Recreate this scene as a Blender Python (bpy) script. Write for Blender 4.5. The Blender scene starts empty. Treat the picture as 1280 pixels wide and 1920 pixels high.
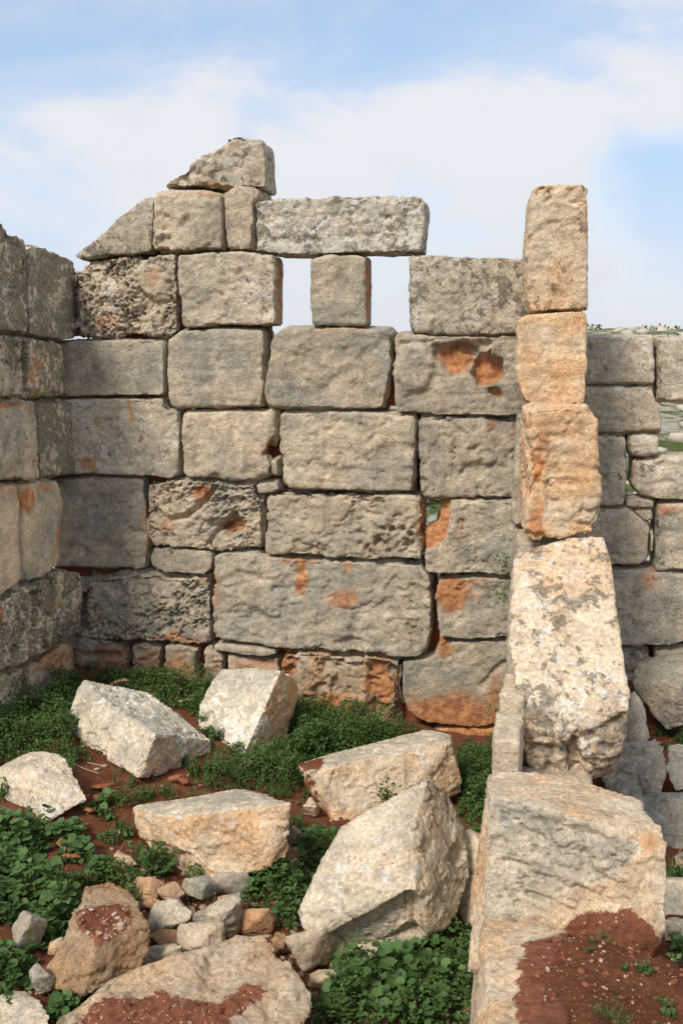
import bpy, bmesh, math, random
import numpy as np
from mathutils import Vector, Matrix, Euler

# ------------------------------------------------------------------ camera
S = bpy.context.scene
COL = S.collection
EYE = 3.45                       # camera height above the lowest floor
FPX = 1800.0                     # focal length in photo pixels (1280 x 1920 frame)
YAW, PITCH = math.radians(11.61), math.radians(9.46)
cam_data = bpy.data.cameras.new('camera')
cam_data.sensor_fit = 'VERTICAL'
cam_data.sensor_height = 36.0
cam_data.lens = 36.0 * FPX / 1920.0
cam_data.clip_start = 0.05
cam_data.clip_end = 3000
cam = bpy.data.objects.new('camera', cam_data)
COL.objects.link(cam)
cam.location = (0, 0, EYE)
cam.rotation_euler = (math.radians(90) - PITCH, 0, YAW)
S.camera = cam

# ------------------------------------------------------------------ sky and sun
SUN_VEC = Vector((-0.36, -0.74, 0.86)).normalized()          # towards the sun
SUN_EL = math.asin(SUN_VEC.z)
SUN_AZ = math.atan2(SUN_VEC.x, SUN_VEC.y)                   # from +Y, clockwise
world = bpy.data.worlds.new('World')
S.world = world
world.use_nodes = True


def build_world():
    nt = world.node_tree
    nt.nodes.clear()
    N, L = nt.nodes.new, nt.links.new
    out = N('ShaderNodeOutputWorld')
    bg = N('ShaderNodeBackground')
    bg.inputs['Strength'].default_value = 0.15
    sky = N('ShaderNodeTexSky')
    sky.sky_type = 'NISHITA'
    sky.sun_disc = False
    sky.sun_elevation = SUN_EL
    sky.sun_rotation = SUN_AZ
    sky.air_density = 1.0
    sky.dust_density = 1.2
    sky.ozone_density = 1.2
    tc = N('ShaderNodeTexCoord')
    sep = N('ShaderNodeSeparateXYZ')
    L(tc.outputs['Generated'], sep.inputs[0])
    zz = N('ShaderNodeMath'); zz.operation = 'MAXIMUM'; zz.inputs[1].default_value = 0.0
    L(sep.outputs['Z'], zz.inputs[0])
    # soft cumulus banks: noise over the view direction, flattened towards the horizon
    mp = N('ShaderNodeMapping')
    mp.inputs['Location'].default_value = CLOUD_OFF
    mp.inputs['Scale'].default_value = (1.0, 1.0, 2.1)
    L(tc.outputs['Generated'], mp.inputs['Vector'])
    n1 = N('ShaderNodeTexNoise')
    n1.inputs['Scale'].default_value = 2.7
    n1.inputs['Detail'].default_value = 8.0
    n1.inputs['Roughness'].default_value = 0.56
    n1.inputs['Distortion'].default_value = 0.25
    L(mp.outputs[0], n1.inputs['Vector'])
    # more cloud lower down
    lift = N('ShaderNodeMapRange')
    lift.inputs['From Min'].default_value = 0.0; lift.inputs['From Max'].default_value = 0.55
    lift.inputs['To Min'].default_value = 0.13; lift.inputs['To Max'].default_value = 0.035
    L(zz.outputs[0], lift.inputs['Value'])
    ad = N('ShaderNodeMath'); ad.operation = 'ADD'
    L(n1.outputs['Fac'], ad.inputs[0]); L(lift.outputs[0], ad.inputs[1])
    rp = N('ShaderNodeMapRange'); rp.interpolation_type = 'SMOOTHSTEP'
    rp.inputs['From Min'].default_value = 0.42; rp.inputs['From Max'].default_value = 0.66
    rp.inputs['To Min'].default_value = 0.0; rp.inputs['To Max'].default_value = 1.0
    L(ad.outputs[0], rp.inputs['Value'])
    veil = N('ShaderNodeMapRange'); veil.interpolation_type = 'SMOOTHSTEP'
    veil.inputs['From Min'].default_value = 0.0; veil.inputs['From Max'].default_value = 0.40
    veil.inputs['To Min'].default_value = 0.90; veil.inputs['To Max'].default_value = 0.50
    L(zz.outputs[0], veil.inputs['Value'])
    mx = N('ShaderNodeMath'); mx.operation = 'MAXIMUM'
    L(rp.outputs[0], mx.inputs[0]); L(veil.outputs[0], mx.inputs[1])
    # thin veil is bluish, thick cloud nearly white
    cr = N('ShaderNodeValToRGB')
    cr.color_ramp.elements[0].position = 0.0
    cr.color_ramp.elements[0].color = (0.50, 0.65, 0.90, 1)
    cr.color_ramp.elements[1].position = 1.0
    cr.color_ramp.elements[1].color = (0.84, 0.865, 0.91, 1)
    L(rp.outputs[0], cr.inputs[0])
    cs = N('ShaderNodeVectorMath'); cs.operation = 'SCALE'; cs.inputs['Scale'].default_value = 5.05
    hz = N('ShaderNodeMix'); hz.data_type = 'RGBA'
    hf = N('ShaderNodeMapRange'); hf.interpolation_type = 'SMOOTHSTEP'
    hf.inputs['From Min'].default_value = 0.0; hf.inputs['From Max'].default_value = 0.22
    hf.inputs['To Min'].default_value = 0.85; hf.inputs['To Max'].default_value = 0.0
    L(zz.outputs[0], hf.inputs['Value'])
    L(hf.outputs[0], hz.inputs['Factor']); L(cr.outputs[0], hz.inputs['A'])
    hz.inputs['B'].default_value = (0.74, 0.785, 0.86, 1)
    L(hz.outputs['Result'], cs.inputs[0])
    mix = N('ShaderNodeMix'); mix.data_type = 'RGBA'
    L(mx.outputs[0], mix.inputs['Factor'])
    L(sky.outputs[0], mix.inputs['A']); L(cs.outputs[0], mix.inputs['B'])
    L(mix.outputs['Result'], bg.inputs['Color'])
    L(bg.outputs[0], out.inputs['Surface'])


CLOUD_OFF = (12.3, 1.7, 0.1)
build_world()
sun_data = bpy.data.lights.new('sun', 'SUN')
sun_data.energy = 2.7
sun_data.angle = math.radians(15.0)
sun_data.color = (1.0, 0.945, 0.865)
sun = bpy.data.objects.new('sun', sun_data)
COL.objects.link(sun)
sun.location = (-6, -8, 14)
sun.rotation_euler = SUN_VEC.to_track_quat('Z', 'Y').to_euler()

S.view_settings.view_transform = 'Standard'
S.view_settings.look = 'None'
S.view_settings.gamma = 1.0
S.view_settings.use_curve_mapping = False
S.view_settings.exposure = 0.38
S.render.engine = 'CYCLES'
S.cycles.max_bounces = 6
S.cycles.diffuse_bounces = 3
S.cycles.use_denoising = True

# ------------------------------------------------------------------ geometry of the photograph
cp, sp_, cy, sy = math.cos(PITCH), math.sin(PITCH), math.cos(YAW), math.sin(YAW)
FWD = np.array((-sy * cp, cy * cp, -sp_))
RGT = np.array((cy, sy, 0.0))
UPV = np.array((-sy * sp_, cy * sp_, cp))
CAM = np.array((0.0, 0.0, EYE))


def ray(px, py):
    return FWD * FPX + RGT * (px - 640.0) + UPV * (960.0 - py)


def onY(px, py, Y):
    d = ray(px, py)
    return CAM + d * (Y / d[1])


def onX(px, py, X):
    d = ray(px, py)
    return CAM + d * (X / d[0])


def onZ(px, py, z):
    d = ray(px, py)
    return CAM + d * ((z - EYE) / d[2])


def project(P):
    v = P - CAM
    w = v @ FWD
    w = np.where(np.abs(w) < 1e-6, 1e-6, w)
    return 640.0 + FPX * (v @ RGT) / w, 960.0 - FPX * (v @ UPV) / w


# ------------------------------------------------------------------ noise
_G = np.array([(1, 1, 0), (-1, 1, 0), (1, -1, 0), (-1, -1, 0), (1, 0, 1), (-1, 0, 1), (1, 0, -1), (-1, 0, -1),
               (0, 1, 1), (0, -1, 1), (0, 1, -1), (0, -1, -1), (1, 1, 0), (-1, 1, 0), (0, -1, 1), (0, -1, -1)], np.float32)


_GX, _GY, _GZ = (np.ascontiguousarray(_G[:, i]) for i in range(3))
_KX, _KY, _KZ = np.uint32(374761393), np.uint32(668265263), np.uint32(2246822519)


def _mix(h):
    h = (h ^ (h >> np.uint32(13))) * np.uint32(1274126177)
    return h ^ (h >> np.uint32(16))


def _h(ix, iy, iz):
    return _mix(ix.astype(np.uint32) * _KX + iy.astype(np.uint32) * _KY + iz.astype(np.uint32) * _KZ)


def perlin(P):
    ax = []
    for i, k in ((0, _KX), (1, _KY), (2, _KZ)):
        p = np.ascontiguousarray(P[:, i], np.float32)
        f = np.floor(p)
        c = f.astype(np.int32).astype(np.uint32) * k
        f = p - f
        u = f * f * f * (f * (f * 6 - 15) + 10)
        ax.append(((c, c + k), (f, f - 1), u))
    (cx, fx, ux), (cy_, fy, uy), (cz, fz, uz) = ax
    lay = []
    for i in (0, 1):
        row = []
        for j in (0, 1):
            cij = cx[i] + cy_[j]
            v = []
            for k in (0, 1):
                g = (_mix(cij + cz[k]) & np.uint32(15)).astype(np.intp)
                v.append(_GX.take(g) * fx[i] + _GY.take(g) * fy[j] + _GZ.take(g) * fz[k])
            row.append(v[0] + uz * (v[1] - v[0]))
        lay.append(row[0] + uy * (row[1] - row[0]))
    return lay[0] + ux * (lay[1] - lay[0])


def fbm(P, octv=4, rough=0.5, lac=2.03):
    a, s, t = 1.0, 0.0, 0.0
    for i in range(octv):
        s = s + a * perlin(P + 19.7 * i)
        t += a
        a *= rough
        P = P * lac
    return s / t * 1.6


def ridged(P, octv=3):
    a, s, t = 1.0, 0.0, 0.0
    for i in range(octv):
        s = s + a * (1 - np.abs(perlin(P + 7.3 * i)) * 2.2)
        t += a
        a *= 0.5
        P = P * 2.1
    return s / t


def worley(P):
    P = P.astype(np.float32)
    I = np.floor(P).astype(np.int64)
    best = np.full(len(P), 9.0, np.float32)
    for dx in (-1, 0, 1):
        for dy in (-1, 0, 1):
            for dz in (-1, 0, 1):
                c = I + (dx, dy, dz)
                h = _h(c[:, 0], c[:, 1], c[:, 2])
                q = np.stack(((h & np.uint32(1023)) / 1023.0, ((h >> np.uint32(10)) & np.uint32(1023)) / 1023.0,
                              ((h >> np.uint32(20)) & np.uint32(1023)) / 1023.0), 1)
                d = ((c + q - P) ** 2).sum(1)
                best = np.minimum(best, d)
    return np.sqrt(best)


def sstep(a, b, x):
    t = np.clip((x - a) / (b - a), 0, 1)
    return t * t * (3 - 2 * t)


def in_poly(x, y, poly):
    res = np.zeros(len(x), bool)
    n = len(poly)
    for i in range(n):
        x0, y0 = poly[i]
        x1, y1 = poly[(i + 1) % n]
        c = ((y0 > y) != (y1 > y)) & (x < (x1 - x0) * (y - y0) / (y1 - y0 + 1e-9) + x0)
        res ^= c
    return res


def poly_dist(x, y, poly):
    best = np.full(len(x), 1e9)
    n = len(poly)
    for i in range(n):
        x0, y0 = poly[i]
        x1, y1 = poly[(i + 1) % n]
        ex, ey = x1 - x0, y1 - y0
        t = np.clip(((x - x0) * ex + (y - y0) * ey) / (ex * ex + ey * ey + 1e-9), 0, 1)
        best = np.minimum(best, np.hypot(x - x0 - t * ex, y - y0 - t * ey))
    return best


# ------------------------------------------------------------------ materials
def new_mat(name):
    m = bpy.data.materials.new(name)
    m.use_nodes = True
    nt = m.node_tree
    nt.nodes.clear()
    return m, nt, nt.nodes.new, nt.links.new


class NB:
    """small helper for building node trees"""
    def __init__(self, nt):
        self.nt, self.N, self.L = nt, nt.nodes.new, nt.links.new

    def put(self, sock, v):
        if v is None:
            return
        if hasattr(v, 'is_linked') or hasattr(v, 'links'):
            self.L(v, sock)
        else:
            sock.default_value = v

    def math(self, op, a, b=None, c=None, clamp=False):
        n = self.N('ShaderNodeMath'); n.operation = op; n.use_clamp = clamp
        for i, v in enumerate((a, b, c)):
            self.put(n.inputs[i], v)
        return n.outputs[0]

    def noise(self, vec, scale, detail=4, rough=0.55, dist=0.0):
        n = self.N('ShaderNodeTexNoise')
        self.put(n.inputs['Vector'], vec)
        n.inputs['Scale'].default_value = scale
        n.inputs['Detail'].default_value = detail
        n.inputs['Roughness'].default_value = rough
        n.inputs['Distortion'].default_value = dist
        return n.outputs['Fac']

    def remap(self, v, a, b, c=0.0, d=1.0, smooth=True):
        n = self.N('ShaderNodeMapRange')
        n.interpolation_type = 'SMOOTHSTEP' if smooth else 'LINEAR'
        self.put(n.inputs['Value'], v)
        for k, x in zip(('From Min', 'From Max', 'To Min', 'To Max'), (a, b, c, d)):
            self.put(n.inputs[k], x)
        return n.outputs['Result']

    def mix(self, f, a, b, mode='MIX'):
        n = self.N('ShaderNodeMix'); n.data_type = 'RGBA'; n.blend_type = mode
        self.put(n.inputs['Factor'], f); self.put(n.inputs['A'], a); self.put(n.inputs['B'], b)
        return n.outputs['Result']

    def attr(self, name, kind='GEOMETRY'):
        n = self.N('ShaderNodeAttribute'); n.attribute_type = kind; n.attribute_name = name
        return n.outputs['Fac']

    def scale(self, vec, k):
        n = self.N('ShaderNodeVectorMath'); n.operation = 'MULTIPLY'
        self.put(n.inputs[0], vec); n.inputs[1].default_value = k
        return n.outputs[0]

    def bump(self, h, strength, dist, prev=None):
        n = self.N('ShaderNodeBump')
        n.inputs['Strength'].default_value = strength
        n.inputs['Distance'].default_value = dist
        self.put(n.inputs['Height'], h)
        if prev is not None:
            self.L(prev, n.inputs['Normal'])
        return n.outputs[0]

    def finish(self, col, rough, normal, spec=0.25):
        b = self.N('ShaderNodeBsdfPrincipled'); o = self.N('ShaderNodeOutputMaterial')
        self.put(b.inputs['Base Color'], col)
        self.put(b.inputs['Roughness'], rough)
        b.inputs['Specular IOR Level'].default_value = spec
        if normal is not None:
            self.L(normal, b.inputs['Normal'])
        self.L(b.outputs[0], o.inputs[0])
        return b


SOIL_A = (0.350, 0.136, 0.068, 1)
SOIL_B = (0.225, 0.080, 0.041, 1)


def soil_color(b, pos):
    n1 = b.noise(pos, 3.0, 5, 0.6)
    n2 = b.noise(pos, 38.0, 5, 0.7)
    c = b.mix(b.remap(n1, 0.3, 0.7), SOIL_B, SOIL_A)
    c = b.mix(b.remap(n2, 0.35, 0.75), b.mix(0.55, c, (0.085, 0.027, 0.014, 1)), c)
    # small pale crumbs of limestone
    v = b.N('ShaderNodeTexVoronoi'); v.inputs['Scale'].default_value = 55.0; v.inputs['Randomness'].default_value = 1.0
    b.L(pos, v.inputs['Vector'])
    sepc = b.N('ShaderNodeSeparateColor'); b.L(v.outputs['Color'], sepc.inputs[0])
    crumb = b.math('MULTIPLY', b.remap(v.outputs['Distance'], 0.34, 0.22), b.math('GREATER_THAN', sepc.outputs[0], 0.90))
    return b.mix(crumb, c, (0.42, 0.27, 0.17, 1)), n2


def make_limestone():
    m, nt, N, L = new_mat('limestone')
    b = NB(nt)
    geo = N('ShaderNodeNewGeometry')
    seed = b.attr('seed', 'OBJECT')
    off = N('ShaderNodeCombineXYZ')
    for i, k in enumerate((17.3, 9.1, 31.7)):
        L(b.math('MULTIPLY', seed, k), off.inputs[i])
    add = N('ShaderNodeVectorMath'); add.operation = 'ADD'
    L(geo.outputs['Position'], add.inputs[0]); L(off.outputs[0], add.inputs[1])
    pos = add.outputs[0]
    tan = b.math('ADD', b.attr('tan', 'OBJECT'), 0.10)
    bright = b.attr('bright', 'OBJECT')
    orange = b.attr('orange', 'OBJECT')
    white = b.math('ADD', b.attr('white', 'OBJECT'), 0.06)
    dark = b.math('ADD', b.attr('dark', 'OBJECT'), 0.10)
    stain_shade = b.attr('stain_shade')
    soil = b.attr('soil')
    patina = b.attr('patina')

    nl = b.noise(pos, 1.7, 5, 0.6, 0.3)
    nm = b.noise(pos, 7.0, 6, 0.62, 0.2)
    nf = b.noise(pos, 42.0, 6, 0.68)
    nw = b.noise(b.scale(pos, (1.0, 1.0, 1.6)), 16.0, 7, 0.62, 0.6)
    nd = b.noise(b.scale(pos, (1.3, 1.3, 1.3)), 11.0, 8, 0.66, 0.5)
    np_ = b.noise(pos, 3.4, 4, 0.55, 0.4)
    # patina: warm tan where fresher, olive grey where weathered
    nk = b.noise(pos, 75.0, 5, 0.72)
    ns = b.noise(pos, 26.0, 6, 0.7, 0.4)
    t = b.math('ADD', tan, b.math('MULTIPLY', b.math('SUBTRACT', nl, 0.5), 2.6))
    t = b.math('ADD', t, b.math('MULTIPLY', b.math('SUBTRACT', nm, 0.5), 1.3))
    t = b.math('SUBTRACT', t, patina, clamp=True)
    col = b.mix(t, (0.328, 0.303, 0.246, 1), (0.508, 0.415, 0.295, 1))
    # patches of warm rust wash
    ow = b.remap(b.math('SUBTRACT', b.math('ADD', orange, b.math('SUBTRACT', np_, 0.5)), b.math('MULTIPLY', patina, 0.4)), 0.12, 0.48)
    col = b.mix(b.math('MULTIPLY', ow, 0.75), col, (0.52, 0.300, 0.145, 1))
    # mottling
    col = b.mix(1.0, col, b.mix(b.remap(nm, 0.28, 0.72), (0.80, 0.79, 0.78, 1), (1.18, 1.18, 1.17, 1)), 'MULTIPLY')
    col = b.mix(1.0, col, b.mix(b.remap(nf, 0.30, 0.70), (0.76, 0.75, 0.735, 1), (1.22, 1.21, 1.20, 1)), 'MULTIPLY')
    col = b.mix(b.remap(np_, 0.38, 0.62, 0.20, 1.0), col, b.mix(b.remap(b.noise(pos, 150.0, 3, 0.75), 0.30, 0.70), (0.66, 0.65, 0.63, 1), (1.30, 1.30, 1.29, 1)), 'MULTIPLY')
    # run-off streaks down the faces
    stk = b.noise(b.scale(pos, (1.0, 1.0, 0.09)), 9.0, 5, 0.6)
    sm0 = b.math('MULTIPLY', b.remap(stk, 0.50, 0.66), b.remap(np_, 0.42, 0.60))
    col = b.mix(b.math('MULTIPLY', sm0, 0.42), col, (0.150, 0.138, 0.112, 1))
    # pale lichen crust
    wl = b.math('ADD', b.math('ADD', b.math('MULTIPLY', nw, 0.6), b.math('MULTIPLY', ns, 0.4)), b.math('MULTIPLY', b.math('SUBTRACT', nl, 0.5), 0.55))
    wm = b.remap(wl, b.math('SUBTRACT', 0.72, b.math('MULTIPLY', white, 0.36)), b.math('SUBTRACT', 0.82, b.math('MULTIPLY', white, 0.36)))
    col = b.mix(b.math('MULTIPLY', wm, 0.78), col, b.mix(b.remap(nf, 0.3, 0.7), (0.42, 0.395, 0.345, 1), (0.64, 0.605, 0.54, 1)))
    # dark brown-grey lichen in ragged blotches, plus fine specks
    dl = b.math('ADD', b.math('ADD', b.math('MULTIPLY', nd, 0.65), b.math('MULTIPLY', ns, 0.35)), b.math('MULTIPLY', b.math('SUBTRACT', np_, 0.5), 0.5))
    dm = b.remap(dl, b.math('SUBTRACT', 0.725, b.math('MULTIPLY', dark, 0.36)), b.math('SUBTRACT', 0.785, b.math('MULTIPLY', dark, 0.36)))
    sp = b.remap(b.math('ADD', nk, b.math('MULTIPLY', b.math('SUBTRACT', nm, 0.5), 0.35)), 0.60, 0.68)
    dm = b.math('MAXIMUM', b.math('MULTIPLY', dm, 0.80), b.math('MULTIPLY', sp, 0.55))
    col = b.mix(dm, col, b.mix(b.remap(nf, 0.3, 0.7), (0.070, 0.060, 0.042, 1), (0.20, 0.172, 0.122, 1)))
    # iron red stains and painted face shade, soft at the rim
    sm = b.remap(b.math('ADD', stain_shade, b.math('MULTIPLY', b.math('SUBTRACT', b.math('ADD', b.math('MULTIPLY', nm, 0.6), b.math('MULTIPLY', ns, 0.4)), 0.5), 1.3)), 0.28, 1.02)
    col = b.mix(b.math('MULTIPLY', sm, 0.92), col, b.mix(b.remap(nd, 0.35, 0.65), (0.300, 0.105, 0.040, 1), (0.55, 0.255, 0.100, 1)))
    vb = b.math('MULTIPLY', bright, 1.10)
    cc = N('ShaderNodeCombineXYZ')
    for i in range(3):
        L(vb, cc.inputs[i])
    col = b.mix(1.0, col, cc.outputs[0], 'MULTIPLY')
    sc, sn = soil_color(b, geo.outputs['Position'])
    so = b.remap(b.math('ADD', soil, b.math('MULTIPLY', b.math('SUBTRACT', b.math('ADD', b.math('MULTIPLY', nf, 0.5), b.math('MULTIPLY', ns, 0.5)), 0.5), 2.6)), 0.36, 0.66)
    col = b.mix(so, col, sc)
    # relief: grain, tooling and small pits
    v = N('ShaderNodeTexVoronoi'); v.inputs['Scale'].default_value = 30.0
    L(pos, v.inputs['Vector'])
    vp = b.remap(v.outputs['Distance'], 0.05, 0.40, -1.0, 0.0)
    bp = b.bump(ns, 0.75, 0.012)
    bp = b.bump(vp, 0.5, 0.008, bp)
    bp = b.bump(nk, 1.0, 0.008, bp)
    bp = b.bump(b.noise(pos, 190.0, 4, 0.7), 0.6, 0.003, bp)
    b.finish(col, 0.92, bp, 0.15)
    return m


def make_ground():
    m, nt, N, L = new_mat('red_soil_and_rocky_field')
    b = NB(nt)
    geo = N('ShaderNodeNewGeometry')
    pos = geo.outputs['Position']
    sc, n2 = soil_color(b, pos)
    far = b.attr('field')
    n1 = b.noise(pos, 0.32, 7, 0.65, 0.4)
    n3 = b.noise(pos, 2.2, 7, 0.7, 0.3)
    rocky = b.mix(n3, (0.30, 0.25, 0.18, 1), (0.62, 0.55, 0.45, 1))
    green = b.mix(n3, (0.045, 0.070, 0.018, 1), (0.13, 0.15, 0.045, 1))
    fld = b.mix(b.remap(b.math('ADD', b.math('MULTIPLY', n1, 0.5), b.math('MULTIPLY', n3, 0.5)), 0.44, 0.54), rocky, green)
    col = b.mix(far, sc, fld)
    bp = b.bump(b.noise(pos, 14.0, 8, 0.72), 1.0, 0.05)
    bp = b.bump(n2, 0.8, 0.015, bp)
    b.finish(col, 0.97, bp, 0.08)
    return m


def make_leaf(name, c0, c1, c2):
    m, nt, N, L = new_mat(name)
    b = NB(nt)
    geo = N('ShaderNodeNewGeometry')
    rnd = b.attr('tone')
    n = b.noise(geo.outputs['Position'], 60.0, 3, 0.6)
    patch = b.noise(geo.outputs['Position'], 2.2, 3, 0.5)
    f = b.math('ADD', b.math('MULTIPLY', rnd, 0.75), b.math('MULTIPLY', b.math('SUBTRACT', patch, 0.5), 0.9), clamp=True)
    col = b.mix(f, c0, c1)
    col = b.mix(b.math('MULTIPLY', b.remap(rnd, 0.93, 1.0), 0.8), col, c2)
    col = b.mix(b.math('MULTIPLY', n, 0.4), col, c0)
    d = N('ShaderNodeBsdfPrincipled')
    L(col, d.inputs['Base Color']); d.inputs['Roughness'].default_value = 0.55
    d.inputs['Specular IOR Level'].default_value = 0.25
    tr = N('ShaderNodeBsdfTranslucent')
    L(b.mix(0.5, col, (0.10, 0.17, 0.02, 1)), tr.inputs['Color'])
    mx = N('ShaderNodeMixShader'); mx.inputs[0].default_value = 0.25
    o = N('ShaderNodeOutputMaterial')
    L(d.outputs[0], mx.inputs[1]); L(tr.outputs[0], mx.inputs[2]); L(mx.outputs[0], o.inputs[0])
    return m


def make_plain(name, c0, c1, scale=25, rough=0.9):
    m, nt, N, L = new_mat(name)
    b = NB(nt)
    geo = N('ShaderNodeNewGeometry')
    n = b.noise(geo.outputs['Position'], scale, 6, 0.65)
    rnd = b.attr('tone')
    f = b.math('ADD', b.math('MULTIPLY', n, 0.6), b.math('MULTIPLY', rnd, 0.5), clamp=True)
    b.finish(b.mix(f, c0, c1), rough, b.bump(n, 0.7, 0.006), 0.15)
    return m


M_STONE = make_limestone()
M_GROUND = make_ground()
M_LEAF = make_leaf('nettle_leaf', (0.058, 0.118, 0.030, 1), (0.135, 0.225, 0.058, 1), (0.13, 0.19, 0.05, 1))
M_MALLOW = make_leaf('mallow_leaf', (0.060, 0.125, 0.034, 1), (0.145, 0.235, 0.070, 1), (0.16, 0.22, 0.07, 1))
M_GRASS = make_leaf('grass_blade', (0.045, 0.090, 0.020, 1), (0.125, 0.190, 0.048, 1), (0.22, 0.22, 0.09, 1))
M_STEM = make_plain('stem', (0.05, 0.06, 0.02, 1), (0.16, 0.13, 0.06, 1))
M_PEBBLE = make_plain('pebble', (0.20, 0.085, 0.04, 1), (0.58, 0.42, 0.29, 1), 40)
M_CLOD = make_plain('soil_clod', (0.16, 0.052, 0.026, 1), (0.30, 0.110, 0.055, 1), 40, 0.97)
M_SHARD = make_plain('fired_clay', (0.22, 0.075, 0.03, 1), (0.42, 0.17, 0.075, 1), 30)
M_TWIG = make_plain('dry_twig', (0.20, 0.15, 0.09, 1), (0.42, 0.34, 0.23, 1), 30)


# ------------------------------------------------------------------ object helpers
def tag(o, label=None, cat=None, group=None, kind=None):
    for k, v in (('label', label), ('category', cat), ('group', group), ('kind', kind)):
        if v:
            o[k] = v
    return o


def empty(name, loc, label, cat, group=None):
    o = bpy.data.objects.new(name, None)
    COL.objects.link(o)
    o.location = loc
    o.empty_display_size = 0.2
    return tag(o, label, cat, group)


def link_mesh(name, me, loc=(0, 0, 0), parent=None, mat=None):
    o = bpy.data.objects.new(name, me)
    COL.objects.link(o)
    if parent is not None:
        o.parent = parent
        o.location = Vector(loc) - parent.location
    else:
        o.location = loc
    if mat:
        me.materials.append(mat)
    return o


def set_attr(me, name, arr):
    a = me.attributes.new(name, 'FLOAT', 'POINT')
    a.data.foreach_set('value', np.ascontiguousarray(arr, np.float32))


def mesh_from(verts, faces):
    me = bpy.data.meshes.new('m')
    me.from_pydata([tuple(v) for v in verts], [], faces)
    me.validate()
    return me


def hull_mesh(pts):
    bm = bmesh.new()
    for p in pts:
        bm.verts.new(tuple(p))
    r = bmesh.ops.convex_hull(bm, input=bm.verts)
    junk = [g for g in r['geom_interior'] if isinstance(g, bmesh.types.BMVert)] + \
           [g for g in r['geom_unused'] if isinstance(g, bmesh.types.BMVert)]
    if junk:
        bmesh.ops.delete(bm, geom=list(set(junk)), context='VERTS')
    bmesh.ops.recalc_face_normals(bm, faces=bm.faces)
    me = bpy.data.meshes.new('h')
    bm.to_mesh(me)
    bm.free()
    return me


def voxel(me, size):
    """closed mesh -> even quads, returned as (verts, quads-list mesh)"""
    o = bpy.data.objects.new('tmp', me)
    COL.objects.link(o)
    md = o.modifiers.new('r', 'REMESH')
    md.mode = 'VOXEL'
    md.voxel_size = size
    dg = bpy.context.evaluated_depsgraph_get()
    dg.update()
    out = bpy.data.meshes.new_from_object(o.evaluated_get(dg))
    bpy.data.objects.remove(o)
    bpy.data.meshes.remove(me)
    return out


def get_co(me):
    a = np.empty(len(me.vertices) * 3, np.float32)
    me.vertices.foreach_get('co', a)
    return a.reshape(-1, 3).astype(np.float64)


def get_no(me):
    a = np.empty(len(me.vertices) * 3, np.float32)
    me.vertex_normals.foreach_get('vector', a)
    return a.reshape(-1, 3).astype(np.float64)


def put_co(me, P):
    me.vertices.foreach_set('co', np.ascontiguousarray(P, np.float32).ravel())
    me.update()


def smoother(me):
    e = np.empty(len(me.edges) * 2, np.int32)
    me.edges.foreach_get('vertices', e)
    e = e.reshape(-1, 2)
    i = np.concatenate((e[:, 0], e[:, 1]))
    j = np.concatenate((e[:, 1], e[:, 0]))
    n = len(me.vertices)
    deg = np.maximum(np.bincount(i, minlength=n), 1)

    def f(P, k):
        for _ in range(k):
            Q = np.stack([np.bincount(i, weights=P[j, a], minlength=n) / deg for a in range(3)], 1)
            P = P * 0.4 + Q * 0.6
        return P
    return f


SEED = [0]


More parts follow.
